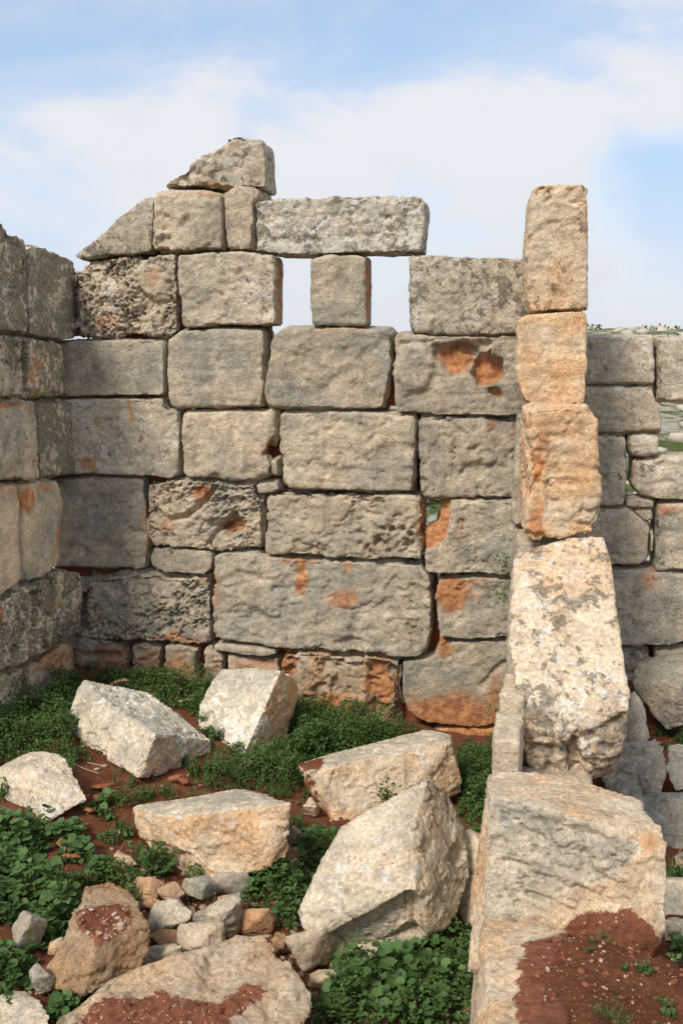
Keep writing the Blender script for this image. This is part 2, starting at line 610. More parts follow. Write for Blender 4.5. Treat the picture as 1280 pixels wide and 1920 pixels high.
def weather(me, vox, rough=1.0, wear=1.0, pits=0.0, spall=1.0, strata=0.0, feats=(), seed=0.0, size=0.6):
    """turn a remeshed solid into a weathered stone; returns nothing, adds attributes"""
    off = np.array((seed * 13.1, seed * 7.7, seed * 3.9))
    P = get_co(me)
    f = smoother(me)
    k = 1.0 if size > 0.45 else max(0.25, size / 0.45)
    P1 = f(P, 1)
    P2 = f(P1, int(np.clip(0.055 * k / vox, 3, 7)) ** 2 // 2)
    edge = np.linalg.norm(P1 - P2, axis=1) / (0.012 * k)          # large along edges and corners
    nw = fbm((P + off) * (3.4 / k), 4, 0.55)
    w = np.clip(0.07 + 0.9 * wear * sstep(0.12, 0.60, nw), 0, 1)[:, None]
    P = P1 * (1 - w) + P2 * w
    put_co(me, P)
    Nn = get_no(me)
    Q = P + off
    edge = np.clip(edge, 0, 1.4)
    vw = P - CAM
    vis = np.where((vw * Nn).sum(1) < 0.35 * np.linalg.norm(vw, axis=1))[0]
    Pall, Nall, Qall = P, Nn, Q
    dall = 0.016 * k * fbm(Q * (1.7 / k), 2) * rough
    P, Nn, Q, edge, nw = P[vis], Nn[vis], Q[vis], edge[vis], nw[vis]
    d = 0.016 * k * fbm(Q * (1.7 / k), 3) * rough
    d += 0.0055 * k * fbm(Q * (7.0 / k), 4, 0.6) * rough
    # chipped arrises
    chip = fbm(Q * (8.5 / k) + 70, 4, 0.6)
    d -= 0.030 * k * wear * edge * sstep(0.05, 0.55, chip)
    d -= 0.010 * k * edge * np.abs(fbm(Q * (17.0 / k) + 31, 3))
    if spall:
        s1 = fbm(Q * (2.6 / k) + 40, 5, 0.55)
        d -= 0.013 * k * spall * sstep(0.12, 0.155, s1)
        s2 = fbm(Q * (4.6 / k) * np.array((0.8, 0.8, 1.5)) + 80, 5, 0.6)
        d -= 0.009 * k * spall * sstep(0.15, 0.185, s2)
        s3 = ridged(Q * (3.0 / k) * np.array((0.7, 0.7, 1.7)) + 11, 4)
        d -= 0.014 * k * spall * sstep(0.90, 0.98, s3)
        ck = ridged(Q * (1.5 / k) * np.array((1.0, 1.0, 1.4)) + 0.25 * fbm(Q * 5.0, 3)[:, None] + 51, 1)
        d -= 0.022 * k * spall * sstep(0.975, 0.995, ck) * sstep(0.0, 0.3, fbm(Q * 1.9 + 13, 2))
        s4 = fbm(Q * (13.0 / k) * np.array((0.9, 0.9, 1.3)) + 17, 3, 0.6)
        d -= 0.004 * k * spall * sstep(0.14, 0.20, s4)
    if strata:
        st = fbm(Q * np.array((1.1, 1.1, 9.0)) * 1.3 + 5, 4, 0.5)
        d -= 0.030 * strata * sstep(0.12, 0.30, st)
    d += 0.0038 * rough * fbm(Q * 24.0, 3, 0.65) * min(1, k * 1.5)
    pitv = np.zeros(len(P))
    if pits > 0:
        reg = sstep(-0.30, 0.25, fbm(Q * 2.2 + 60, 3)) * pits
        wv = worley(Q * 11.0 + 0.9 * fbm(Q * 9.0, 3)[:, None])
        wv2 = worley(Q * 25.0 + 0.8 * fbm(Q * 20.0, 2)[:, None] + 3.3)
        vug = fbm(Q * 10.0 + 0.5 * fbm(Q * 21.0, 2)[:, None] + 77, 4, 0.55)
        p1 = np.maximum(sstep(0.24, 0.17, wv), sstep(0.22, 0.34, vug))
        p2 = sstep(0.38, 0.27, wv2)
        d -= reg * (0.070 * p1 + 0.036 * p2)
        d -= 0.045 * pits * sstep(0.05, 0.4, fbm(Q * 3.7 + 21, 4))
        pitv = reg * np.maximum(p1, 0.6 * p2)
    stain_shade = np.zeros(len(P))
    soil = np.zeros(len(P))
    patina = np.zeros(len(P))
    if feats:
        px, py = project(P)
        view = P - CAM
        view /= np.linalg.norm(view, axis=1)[:, None]
        facing = sstep(0.15, -0.15, (view * Nn).sum(1))
        wob = fbm(Q * 6.0 + 9, 3) * 14
        wob2 = fbm(Q * 6.0 + 29, 3) * 14
        for ft in feats:
            kind = ft[0]
            if kind in ('cav', 'bump', 'stain_shade', 'soil', 'pits'):
                _, cx, cyy, rx, ry, amt = ft[:6]
                r = np.hypot((px + wob - cx) / rx, (py + wob2 - cyy) / ry)
                m = sstep(1.15, 0.75, r) if kind != 'stain_shade' else sstep(1.45, 0.35, r) * 1.12
                if kind == 'cav':
                    rr = r + 0.22 * fbm(Q * 11.0 + 3, 4, 0.6)
                    d -= amt * sstep(1.05, 0.80, rr) * (0.9 + 0.3 * fbm(Q * 6.0, 3)) * facing
                elif kind == 'bump':
                    d += amt * m * facing
                elif kind == 'stain_shade':
                    stain_shade = np.maximum(stain_shade, amt * m)
                elif kind == 'pits':
                    wv = worley(Q * 13.0 + 0.6 * fbm(Q * 9.0, 2)[:, None])
                    d -= amt * sstep(0.55, 0.15, wv) * m * facing
                else:
                    soil = np.maximum(soil, amt * m * sstep(0.0, 0.35, Nn[:, 2]))
            elif kind == 'ledge':        # split bedding layers, dipping to the right
                _, poly, amt, soft = ft
                ins = in_poly(px, py, poly)
                dd = poly_dist(px, py, poly)
                m = np.where(ins, sstep(0, soft, dd), 0)
                uu = Q[:, 2] + 0.28 * P[:, 0]
                L3 = np.stack((Q[:, 0] * 3.0, Q[:, 1] * 3.0, uu * 17.0), 1)
                l1 = fbm(L3 + 0.5 * fbm(Q * 9, 2)[:, None], 4, 0.6)
                d -= amt * m * facing * (sstep(0.10, 0.16, l1) + 0.5 * sstep(-0.16, -0.11, l1))
            elif kind == 'polycav':
                _, poly, amt, soft = ft
                ins = in_poly(px, py, poly)
                dd = poly_dist(px + wob * .3, py + wob2 * .3, poly)
                m = np.where(ins, sstep(0, soft, dd), 0)
                d -= amt * m * facing
            elif kind == 'polystain':
                _, poly, amt, soft = ft
                ins = in_poly(px + wob * .5, py + wob2 * .5, poly)
                dd = poly_dist(px, py, poly)
                m = np.where(ins, 1.0, sstep(soft, 0, dd))
                stain_shade = np.maximum(stain_shade, amt * m)
            elif kind == 'patina':
                _, poly, amt, soft = ft
                ins = in_poly(px + wob * 1.2, py + wob2 * 1.2, poly)
                dd = poly_dist(px, py, poly)
                m = np.where(ins, 1.0, sstep(soft, 0, dd))
                patina = np.where(np.abs(amt * m) > np.abs(patina), amt * m, patina)
            elif kind == 'top':
                patina = np.maximum(patina, ft[1] * sstep(0.55, 0.8, Nn[:, 2] + 0.1 * nw))
            elif kind == 'polysoil':
                _, poly, amt, soft = ft
                ins = in_poly(px + wob, py + wob2, poly)
                dd = poly_dist(px + wob, py + wob2, poly)
                sd = np.where(ins, dd, -dd) + 9 * fbm(Q * 18.0, 3)
                m = sstep(-2.2 * soft, 2.2 * soft, sd)
                soil = np.maximum(soil, amt * m * facing)
                d += 0.016 * m * facing * (1 + 0.8 * fbm(Q * 14, 3))
            elif kind == 'crack':        # a line of pixels cut into the face
                _, line, wid, amt = ft
                dd = np.full(len(P), 1e9)
                for (x0, y0), (x1, y1) in zip(line[:-1], line[1:]):
                    ex, ey = x1 - x0, y1 - y0
                    t = np.clip(((px - x0) * ex + (py - y0) * ey) / (ex * ex + ey * ey), 0, 1)
                    dd = np.minimum(dd, np.hypot(px + wob * .35 - x0 - t * ex, py + wob2 * .35 - y0 - t * ey))
                d -= amt * sstep(wid, wid * 0.25, dd) * facing
            elif kind == 'base':         # rising damp: rust colour below a height
                _, z0, z1, amt = ft
                stain_shade = np.maximum(stain_shade, amt * sstep(z1, z0, P[:, 2] + 0.15 * fbm(Q * 2.5, 3)))
    dall[vis] = d
    def spread(a):
        z = np.zeros(len(Pall)); z[vis] = a
        return z
    stain_shade, soil, patina = spread(stain_shade), spread(soil), spread(patina)
    P = Pall + Nall * dall[:, None]
    P = f(P, 1) * 0.2 + P * 0.8
    put_co(me, P)
    set_attr(me, 'patina', patina)
    set_attr(me, 'stain_shade', stain_shade)
    set_attr(me, 'soil', soil)


def finish_stone(name, me, parent, props, label=None, cat=None, group=None):
    P = get_co(me)
    c = np.array((P[:, 0].mean(), P[:, 1].mean(), P[:, 2].min()))
    put_co(me, P - c)
    me.polygons.foreach_set('use_smooth', np.ones(len(me.polygons), bool))
    me.name = name
    o = link_mesh(name, me, c, parent, M_STONE)
    for k, v in props.items():
        o[k] = float(v)
    return tag(o, label, cat, group)


def props_of(kw):
    p = dict(seed=kw['seed'], tan=kw.pop('tan', 0.35), bright=kw.pop('bright', 1.0), orange=kw.pop('orange', 0.0),
             white=kw.pop('white', 0.25), dark=kw.pop('dark', 0.25))
    return p


def next_seed():
    SEED[0] += 1
    return (SEED[0] * 0.6180339) % 1.0 * 10 + 0.3


def offset_poly(pts, e, hz=1.0):
    """push the outline of a polygon outwards by e (2-D, either winding)"""
    pts = np.array(pts, float)
    n = len(pts)
    area = 0.5 * sum(pts[i][0] * pts[(i + 1) % n][1] - pts[(i + 1) % n][0] * pts[i][1] for i in range(n))
    sgn = 1 if area > 0 else -1
    out = []
    for i in range(n):
        a, b, c = pts[i - 1], pts[i], pts[(i + 1) % n]
        n1 = np.array((b[1] - a[1], a[0] - b[0])); n1 /= np.linalg.norm(n1) + 1e-9
        n2 = np.array((c[1] - b[1], b[0] - c[0])); n2 /= np.linalg.norm(n2) + 1e-9
        m = n1 + n2
        m /= max(0.6, np.linalg.norm(m) ** 2 / 2)
        out.append(b + sgn * m * np.array((e * hz, e)))
    return np.array(out)


def prism(*rings):
    """rings of equal length, capped"""
    n = len(rings[0])
    bm = bmesh.new()
    vs = [bm.verts.new(tuple(v)) for r in rings for v in r]
    for r in range(len(rings) - 1):
        for i in range(n):
            j = (i + 1) % n
            bm.faces.new([vs[q] for q in (r * n + i, r * n + j, (r + 1) * n + j, (r + 1) * n + i)])
    caps = [bm.faces.new(vs[:n]), bm.faces.new(list(reversed(vs[-n:])))]
    bmesh.ops.triangulate(bm, faces=caps)
    bmesh.ops.recalc_face_normals(bm, faces=bm.faces)
    me = bpy.data.meshes.new('p')
    bm.to_mesh(me)
    bm.free()
    return me


def wall_stone(parent, pts, Y, depth=0.38, name='stone', vox=0.0178, join=0.020, plane='Y', label=None, **kw):
    """a block of a wall: outline in photo pixels on the wall face, given a real depth"""
    kw.setdefault('seed', next_seed())
    pr = props_of(kw)
    rnd = random.Random(int(kw['seed'] * 1000))
    proud = rnd.uniform(-0.022, 0.022) + kw.pop('proud', 0.0)
    kw['rough'] = kw.get('rough', 1.0) * rnd.uniform(0.6, 1.25)
    kw['spall'] = kw.get('spall', 1.0) * rnd.uniform(0.5, 2.0)
    kw['wear'] = kw.get('wear', 1.0) * rnd.uniform(0.6, 1.3)
    kw.setdefault('strata', max(0.0, rnd.uniform(-0.6, 0.28)))
    pr['tan'] += rnd.uniform(-0.22, 0.22)
    pr['bright'] *= rnd.uniform(0.92, 1.10)
    if plane == 'Y':
        F = np.array([onY(x, y, Y) for x, y in pts])
        uv = F[:, (0, 2)]
        mk = lambda q, dd: np.stack((q[:, 0], np.full(len(q), Y + dd), q[:, 1]), 1)
    else:
        F = np.array([onX(x, y, Y) for x, y in pts])
        uv = F[:, (1, 2)]
        mk = lambda q, dd: np.stack((np.full(len(q), Y - dd), q[:, 0], q[:, 1]), 1)
    inner = offset_poly(uv, -0.005)
    sk = np.array((kw.pop('skew', 0.0), 0, 0))
    outer = offset_poly(uv, join, 0.25)
    bp_ = kw.pop('back_pts', None)
    if bp_ is not None:
        outer = np.array([onY(x, y, Y) for x, y in bp_])[:, (0, 2)]
    me = prism(mk(inner, -proud), mk(inner, 0.065) + sk * 0.15, mk(outer, 0.12) + sk * 0.3, mk(outer, depth) + sk)
    me = voxel(me, vox)
    size = float(min(np.ptp(uv[:, 0]), np.ptp(uv[:, 1])))
    weather(me, vox, size=size, **kw)
    return finish_stone(name, me, parent, pr, label)


def hull_stone(name, pts, vox, label=None, cat=None, group=None, parent=None, grow=0.012, **kw):
    """a block given by corner points in space"""
    kw.setdefault('seed', next_seed())
    pr = props_of(kw)
    pts = np.array(pts, float)
    cen = pts.mean(0)
    rad = np.linalg.norm(pts - cen, axis=1)[:, None]
    pts = cen + (pts - cen) * (1 + grow / rad)            # weathering takes the corners back again
    me = voxel(hull_mesh(pts), vox)
    size = float(np.sort(np.ptp(pts, axis=0))[0])
    weather(me, vox, size=max(size, 0.2), **kw)
    return finish_stone(name, me, parent, pr, label, cat, group)


def box_stone(parent, x0, x1, y0, y1, z0, z1, vox=0.03, name='stone', jit=0.02, **kw):
    rnd = random.Random(int((x0 * 7 + y0 * 13 + z0 * 29) * 1000))
    pts = [(x + rnd.uniform(-jit, jit), y + rnd.uniform(-jit, jit), z + rnd.uniform(-jit, jit))
           for x in (x0, x1) for y in (y0, y1) for z in (z0, z1)]
    return hull_stone(name, pts, vox, parent=parent, **kw)


def rock(px, py, wpx, hpx, Y=None, z=None, name='rubble_stone', label='', group='rubble stones on the soil', k=11, deep=0.9, **kw):
    """rubble: random hull filling the given pixel box, resting at the given depth"""
    kw.setdefault('seed', next_seed())
    pr = props_of(kw)
    rnd = random.Random(int(kw['seed'] * 7919))
    if Y is None:
        base = onZ(px, py + hpx * 0.42, z if z is not None else ground_at_px(px, py + hpx * 0.42))
        Y = base[1]
    c = onY(px, py, Y)
    s = np.linalg.norm(onY(px + 1, py, Y) - c)
    a, bb, cc = wpx * s / 2, hpx * s / 2, (wpx * 0.6 + hpx * 0.4) * s / 2 * deep
    c = c + np.array((0, cc * 0.4, 0))
    pts = []
    for i in range(k):
        v = Vector((rnd.gauss(0, 1), rnd.gauss(0, 1), rnd.gauss(0, 1))).normalized()
        mx = max(abs(v.x), abs(v.y), abs(v.z))
        v = v * (0.55 + 0.45 / mx) * rnd.uniform(0.9, 1.05)
        pts.append(c + np.array((v.x * a, v.y * cc, v.z * bb)))
    P = np.array(pts)
    for ax, ext in ((0, a), (2, bb)):                     # make it fill its box
        lo, hi = P[:, ax].min(), P[:, ax].max()
        P[:, ax] = c[ax] - ext + (P[:, ax] - lo) / (hi - lo) * 2 * ext
    vox = max(0.006, min(a, bb, cc) / 9)
    me = voxel(hull_mesh(P), vox)
    kw.setdefault('wear', 0.2)
    kw.setdefault('rough', 1.3)
    weather(me, vox, size=min(a, bb, cc) * 2, **kw)
    return finish_stone(name, me, None, pr, label, 'stone', group)


# ------------------------------------------------------------------ terrain
YB = 8.2                                  # front of the back wall
XL = float(onY(140, 700, YB)[0]) - 0.02   # face of the left wall


def floor_h(x, y):
    x = np.asarray(x, float); y = np.asarray(y, float)
    left = sstep(-0.4, -4.0, x)
    h = 0.06 + 0.40 * left
    h = h + 0.22 * sstep(7.6, 5.0, y) * (1 - 0.5 * left)
    # right-hand yard and its floor
    yard = sstep(0.15, 0.5, x)
    h = h * (1 - yard) + yard * (0.28 + 0.12 * sstep(7.5, 5.0, y))
    # earth heaped over the end of the cross wall, where one can stand
    wv = 0.035 * np.sin(y * 7.0) + 0.02 * np.sin(y * 17.0 + 1)
    mound = sstep(-0.16 + wv, 0.06 + wv, x) * sstep(0.95, 0.50, x) * sstep(3.50, 3.05, y)
    top = 1.46 + 0.05 * np.exp(-((x - 0.22) / 0.16) ** 2) + 0.14 * sstep(3.2, 1.4, y)
    h = h * (1 - mound) + mound * top
    # land outside the ruin
    out = np.maximum(sstep(8.35, 9.4, y), np.maximum(sstep(XL - 0.1, XL - 1.2, x), sstep(4.2, 6.0, x)))
    d = np.hypot(x, y)
    land = 0.9 + 1.3 * sstep(9, 40, d) + 1.2 * sstep(40, 300, d)
    right = sstep(-0.04, 0.03, x / (d + 1e-6))
    land = land + right * (3.15 * sstep(18, 95, d) - 0.3 * sstep(100, 500, d))
    h = h * (1 - out) + out * land
    return h


def terrain_h(x, y):
    x = np.asarray(x, float); y = np.asarray(y, float)
    P = np.stack((x.ravel(), y.ravel(), np.zeros(x.size)), 1)
    d = np.hypot(P[:, 0], P[:, 1])
    near = sstep(14, 9, d)
    n = near * (0.035 * fbm(P * 1.7 + 3, 3) + 0.018 * fbm(P * 7.0, 4, 0.6)) + (1 - near) * (0.25 * fbm(P * 0.25, 4, 0.6))
    wx = (near * (0.045 * fbm(P * 4.5 + 8, 3, .6))).reshape(x.shape)
    wy = (near * (0.050 * fbm(P * 4.5 + 28, 3, .6))).reshape(x.shape)
    return floor_h(x + wx, y + wy) + n.reshape(x.shape)


def ground_at_px(px, py):
    z = 0.3
    for _ in range(8):
        p = onZ(px, py, z)
        z = 0.5 * z + 0.5 * float(floor_h(p[0], p[1]))
    return z


def axis(lo, hi, step, far, n):
    core = list(np.arange(lo, hi + 1e-6, step))
    g = [(step * (1.16 ** i) * 1.2) for i in range(200)]
    up, dn, a, b = [], [], hi, lo
    for s in g:
        if a > far:
            break
        a += s; up.append(a)
    for s in g:
        if b < -far:
            break
        b -= s; dn.append(b)
    return np.array(dn[::-1] + core + up)


gx = axis(-5.0, 2.4, 0.043, 900, 0)
gy = axis(1.2, 9.0, 0.043, 1200, 0)
GX, GY = np.meshgrid(gx, gy)
GZ = terrain_h(GX, GY)
nx_, ny_ = len(gx), len(gy)
ii = np.arange(nx_ * ny_).reshape(ny_, nx_)
quads = np.stack((ii[:-1, :-1], ii[:-1, 1:], ii[1:, 1:], ii[1:, :-1]), -1).reshape(-1, 4)
gme = bpy.data.meshes.new('ground')
gme.vertices.add(nx_ * ny_)
gme.vertices.foreach_set('co', np.stack((GX, GY, GZ), -1).astype(np.float32).ravel())
gme.loops.add(quads.size)
gme.loops.foreach_set('vertex_index', quads.astype(np.int32).ravel())
gme.polygons.add(len(quads))
gme.polygons.foreach_set('loop_start', np.arange(0, quads.size, 4, dtype=np.int32))
gme.polygons.foreach_set('use_smooth', np.ones(len(quads), bool))
gme.update(calc_edges=True)
fieldm = np.maximum(sstep(8.5, 9.6, GY), np.maximum(sstep(XL - 0.3, XL - 1.4, GX), sstep(4.0, 6.0, GX)))
set_attr(gme, 'field', fieldm.ravel())
ground = link_mesh('ground', gme, (0, 0, 0), None, M_GROUND)
tag(ground, 'red soil floor of the ruin running out to a rocky field', 'ground', kind='structure')


# ------------------------------------------------------------------ the back wall
def rect(x0, y0, x1, y1):
    return [(x0, y0), (x1, y0), (x1, y1), (x0, y1)]


back = empty('ruined_wall', tuple(onY(560, 1400, YB)), 'tall back wall of large limestone blocks with two small window openings', 'wall')
W = lambda pts, **kw: wall_stone(back, pts, kw.pop('Y', YB), **{**kw, 'feats': list(kw.get('feats', ())) + [('base', 0.15, 1.05, 0.62)]})
# top: broken cap stone
W([(302, 345), (320, 332), (345, 315), (360, 297), (382, 285), (410, 272), (420, 252), (450, 249), (465, 257), (485, 257),
   (496, 270), (499, 295), (500, 355), (480, 352), (420, 354), (350, 352), (305, 352)], name='cap_stone', tan=0.6, rough=1.6,
  dark=0.4, white=0.55, join=0.002, depth=0.34, pits=0.35, feats=[('stain_shade', 420, 352, 60, 10, 0.6)])
W([(132, 480), (145, 467), (175, 447), (205, 420), (215, 407), (240, 392), (270, 365), (288, 370), (289, 395), (285, 465),
   (280, 475), (235, 479), (200, 478), (165, 485), (145, 487)], tan=0.55, white=0.6, dark=0.5, join=0.004, rough=1.4)
W([(290, 357), (325, 354), (385, 355), (417, 365), (419, 467), (350, 471), (320, 473), (290, 474), (284, 460), (287, 410)],
  tan=0.75, white=0.35, dark=0.1, feats=[('polycav', [(280, 440), (322, 440), (322, 480), (280, 480)], 0.04, 5), ('stain_shade', 390, 362, 40, 14, 0.5)])
W([(420, 360), (435, 351), (460, 344), (482, 351), (489, 365), (475, 380), (476, 420), (472, 470), (425, 467), (419, 445)],
  tan=0.65, white=0.45, dark=0.1, wear=1.4)
W([(476, 379), (512, 371), (635, 366), (749, 363), (785, 367), (798, 379), (798, 407), (790, 472), (764, 475), (692, 474),
   (615, 478), (522, 479), (475, 473)], name='lintel', tan=0.5, white=0.66, dark=0.46, join=0.0, depth=0.36, rough=1.1,
  label='long lintel block bridging both window openings', vox=0.015)
# window course
W([(150, 505), (160, 490), (210, 482), (260, 480), (328, 475), (330, 520), (333, 620), (320, 634), (250, 630), (200, 635),
   (170, 635), (120, 628), (110, 565), (112, 505)], tan=0.65, white=0.5, dark=0.5, pits=1.0, wear=1.2, vox=0.010,
  label='heavily pitted block', feats=[('polycav', [(90, 480), (146, 480), (148, 560), (152, 650), (90, 650)], 0.10, 6), ('stain_shade', 285, 520, 22, 25, 0.55), ('stain_shade', 200, 600, 30, 20, 0.5)])
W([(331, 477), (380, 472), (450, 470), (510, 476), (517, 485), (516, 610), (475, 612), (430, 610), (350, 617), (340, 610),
   (336, 570), (332, 520)], tan=0.55, white=0.5, dark=0.35, depth=0.27, join=0.003, feats=[('stain_shade', 528, 545, 9, 80, 0.85)])  # orange reveal face, deepened so its colour stands in for shade
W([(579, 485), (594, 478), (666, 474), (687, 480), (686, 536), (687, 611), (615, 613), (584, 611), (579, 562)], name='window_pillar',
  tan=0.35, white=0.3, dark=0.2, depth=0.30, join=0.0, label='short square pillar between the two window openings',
  feats=[('stain_shade', 698, 545, 9, 80, 0.85)])  # pillar's right face: orange stone plus shade put into the colour
W([(765, 477), (821, 477), (898, 480), (968, 480), (1040, 480), (1040, 630), (970, 627), (914, 628), (821, 628), (769, 626), (763, 588)],
  tan=0.32, white=0.5, dark=0.5, depth=0.34, join=0.003, rough=1.1)
# third course
W([(70, 645), (134, 639), (284, 635), (303, 637), (310, 645), (310, 738), (300, 744), (203, 743), (70, 746)], tan=0.3, white=0.4, dark=0.22)
W([(313, 637), (337, 618), (406, 614), (483, 615), (494, 622), (494, 722), (489, 762), (406, 766), (325, 767), (315, 760), (311, 702)],
  tan=0.38, white=0.25, dark=0.1, strata=0.25)
W([(517, 626), (537, 615), (640, 614), (723, 615), (735, 626), (733, 691), (718, 768), (656, 769), (542, 767), (499, 763), (493, 742),
   (501, 691), (509, 639)], tan=0.28, white=0.25, dark=0.12, rough=1.5, spall=1.7, proud=0.02,
  feats=[('crack', [(600, 735), (650, 700), (690, 660), (725, 640)], 14, 0.02), ('stain_shade', 640, 614, 90, 8, 0.5)])
W([(738, 624), (759, 622), (811, 629), (898, 628), (960, 629), (1030, 630), (1030, 782), (957, 781), (872, 780), (769, 777), (741, 774), (737, 742)],
  tan=0.34, white=0.32, dark=0.18, vox=0.013, depth=0.42, label='block with rust red hollows broken into its face',
  feats=[('cav', 852, 668, 46, 30, 0.10), ('cav', 912, 690, 26, 34, 0.15), ('cav', 922, 736, 12, 10, 0.06), ('cav', 880, 650, 40, 14, 0.07),
         ('bump', 778, 690, 38, 46, 0.05), ('crack', [(752, 644), (780, 642), (812, 640)], 5, 0.03),
         ('stain_shade', 855, 672, 42, 28, 1.0), ('stain_shade', 912, 695, 25, 34, 1.0), ('stain_shade', 924, 736, 12, 12, 0.8)])
# fourth course
W([(80, 750), (203, 747), (305, 747), (309, 767), (333, 771), (337, 783), (337, 890), (321, 899), (284, 896), (223, 894), (179, 890),
   (80, 890)], tan=0.35, white=0.5, dark=0.35, feats=[('stain_shade', 245, 765, 8, 28, 0.75), ('stain_shade', 165, 870, 12, 22, 0.7)])
W([(341, 773), (406, 769), (504, 769), (517, 771), (517, 828), (506, 844), (508, 892), (479, 903), (406, 900), (345, 896), (338, 884), (337, 823)],
  tan=0.45, white=0.2, dark=0.1, orange=0.05, feats=[('cav', 512, 842, 12, 18, 0.08), ('stain_shade', 508, 838, 18, 20, 0.8), ('cav', 395, 897, 22, 9, 0.03), ('stain_shade', 395, 895, 22, 9, 0.5)])
W([(506, 862), (521, 860), (522, 891), (508, 892)], name='chink_stone', depth=0.15, tan=0.4, vox=0.009)
W([(523, 772), (629, 769), (734, 776), (774, 780), (780, 790), (778, 909), (772, 926), (713, 928), (629, 921), (544, 917), (527, 909), (519, 816)],
  tan=0.36, white=0.25, dark=0.08, strata=0.2, proud=0.02)
W([(783, 780), (882, 781), (962, 784), (1035, 786), (1035, 938), (962, 936), (882, 934), (797, 935), (787, 926), (781, 845)],
  tan=0.30, white=0.3, dark=0.1, feats=[('stain_shade', 925, 795, 10, 14, 0.7), ('stain_shade', 958, 805, 10, 22, 0.6)])
# fifth course
W([(70, 901), (175, 893), (266, 897), (270, 909), (278, 1006), (272, 1067), (252, 1073), (183, 1067), (70, 1063)],
  tan=0.28, white=0.15, dark=0.15, feats=[('stain_shade', 274, 990, 10, 80, 0.55)])
W([(276, 905), (325, 900), (406, 901), (479, 903), (482, 925), (492, 940), (491, 1027), (467, 1035), (386, 1033), (366, 1031), (288, 1025),
   (276, 1006), (272, 974), (278, 949)], tan=0.48, white=0.25, dark=0.2, pits=0.75, wear=1.1, vox=0.010, label='block eaten by hollows and a round hole',
  feats=[('cav', 430, 988, 26, 18, 0.14), ('cav', 432, 940, 30, 12, 0.05), ('crack', [(280, 950), (310, 975), (350, 968), (385, 935), (400, 915)], 9, 0.07),
         ('stain_shade', 380, 920, 22, 22, 0.8), ('stain_shade', 430, 992, 20, 14, 0.9), ('stain_shade', 310, 985, 22, 14, 0.6), ('crack', [(385, 1035), (402, 1000), (420, 990)], 7, 0.07)])
W([(479, 907), (519, 904), (525, 917), (511, 925), (483, 926)], name='chink_stone', depth=0.2, tan=0.4, vox=0.009)
W([(500, 928), (587, 926), (785, 928), (793, 938), (791, 993), (795, 1010), (789, 1052), (713, 1050), (650, 1048), (565, 1044), (502, 1040),
   (496, 1031), (498, 972)], tan=0.42, white=0.25, dark=0.08, proud=0.03, vox=0.014, join=0.004,
  feats=[('pits', 730, 1015, 62, 32, 0.075), ('stain_shade', 792, 985, 10, 60, 0.75), ('stain_shade', 560, 930, 60, 7, 0.5), ('stain_shade', 710, 1020, 45, 22, 0.42)])
W([(843, 936), (960, 938), (1035, 940), (1035, 1082), (958, 1080), (882, 1080), (797, 1077), (794, 1069), (795, 1032), (818, 1025), (835, 1010), (842, 980)],
  back_pts=[(824, 934), (960, 936), (1035, 938), (1035, 1084), (958, 1083), (882, 1083), (797, 1079), (792, 1069), (793, 994), (808, 988), (818, 984), (823, 975)],
  tan=0.30, white=0.25, dark=0.1, vox=0.013, label='block with a rust red notch cut from its corner',
  feats=[('polystain', [(780, 985), (824, 920), (842, 930), (840, 978), (832, 1008), (816, 1023), (780, 1030)], 1.0, 4),
         ('stain_shade', 862, 990, 14, 45, 0.5), ('cav', 862, 985, 12, 14, 0.02)])
# sixth course
W([(280, 1031), (309, 1027), (390, 1033), (400, 1043), (396, 1067), (382, 1081), (305, 1077), (282, 1067), (278, 1047)], tan=0.42, wear=1.6, join=0.002)
W([(402, 1042), (420, 1036), (494, 1037), (565, 1048), (650, 1052), (789, 1058), (797, 1070), (812, 1084), (810, 1120), (808, 1179), (797, 1225),
   (781, 1233), (734, 1232), (696, 1221), (667, 1223), (587, 1221), (523, 1215), (440, 1205), (405, 1198), (398, 1180), (397, 1110)],
  tan=0.36, white=0.2, dark=0.1, spall=1.5, rough=1.2, vox=0.016, label='largest block with two rust red streaks',
  feats=[('stain_shade', 566, 1085, 16, 40, 0.95), ('stain_shade', 560, 1052, 36, 9, 0.8), ('stain_shade', 650, 1060, 14, 22, 0.7), ('stain_shade', 645, 1125, 38, 24, 0.72), ('stain_shade', 405, 1110, 9, 60, 0.6),
         ('polycav', [(500, 1190), (672, 1160), (672, 1150), (820, 1150), (820, 1240), (672, 1240), (672, 1200)], -0.012, 8),
         ('crack', [(400, 1100), (450, 1075), (500, 1085)], 10, 0.02)])
W([(819, 1084), (882, 1082), (958, 1084), (1030, 1085), (1030, 1200), (951, 1198), (882, 1200), (827, 1196), (816, 1183), (812, 1120)],
  tan=0.32, white=0.25, dark=0.1, feats=[('stain_shade', 848, 1112, 38, 42, 0.95), ('stain_shade', 890, 1115, 20, 20, 0.55), ('stain_shade', 870, 1090, 50, 9, 0.7)])
# seventh course
W([(178, 1080), (219, 1076), (271, 1072), (306, 1079), (389, 1083), (396, 1109), (394, 1206), (367, 1212), (315, 1206), (262, 1201),
   (210, 1203), (90, 1195), (90, 1078)], tan=0.50, white=0.35, dark=0.32, pits=0.8, wear=1.4, vox=0.011, label='rounded pitted block low in the corner',
  feats=[('polycav', [(60, 1060), (176, 1060), (164, 1110), (163, 1160), (178, 1215), (60, 1215)], 0.12, 6), ('stain_shade', 330, 1200, 60, 14, 0.7), ('stain_shade', 385, 1085, 18, 18, 0.5)])
W([(402, 1206), (437, 1208), (516, 1217), (521, 1225), (494, 1232), (437, 1225), (402, 1219)], name='chink_stone', tan=0.42, join=0.0, proud=0.03, vox=0.010)
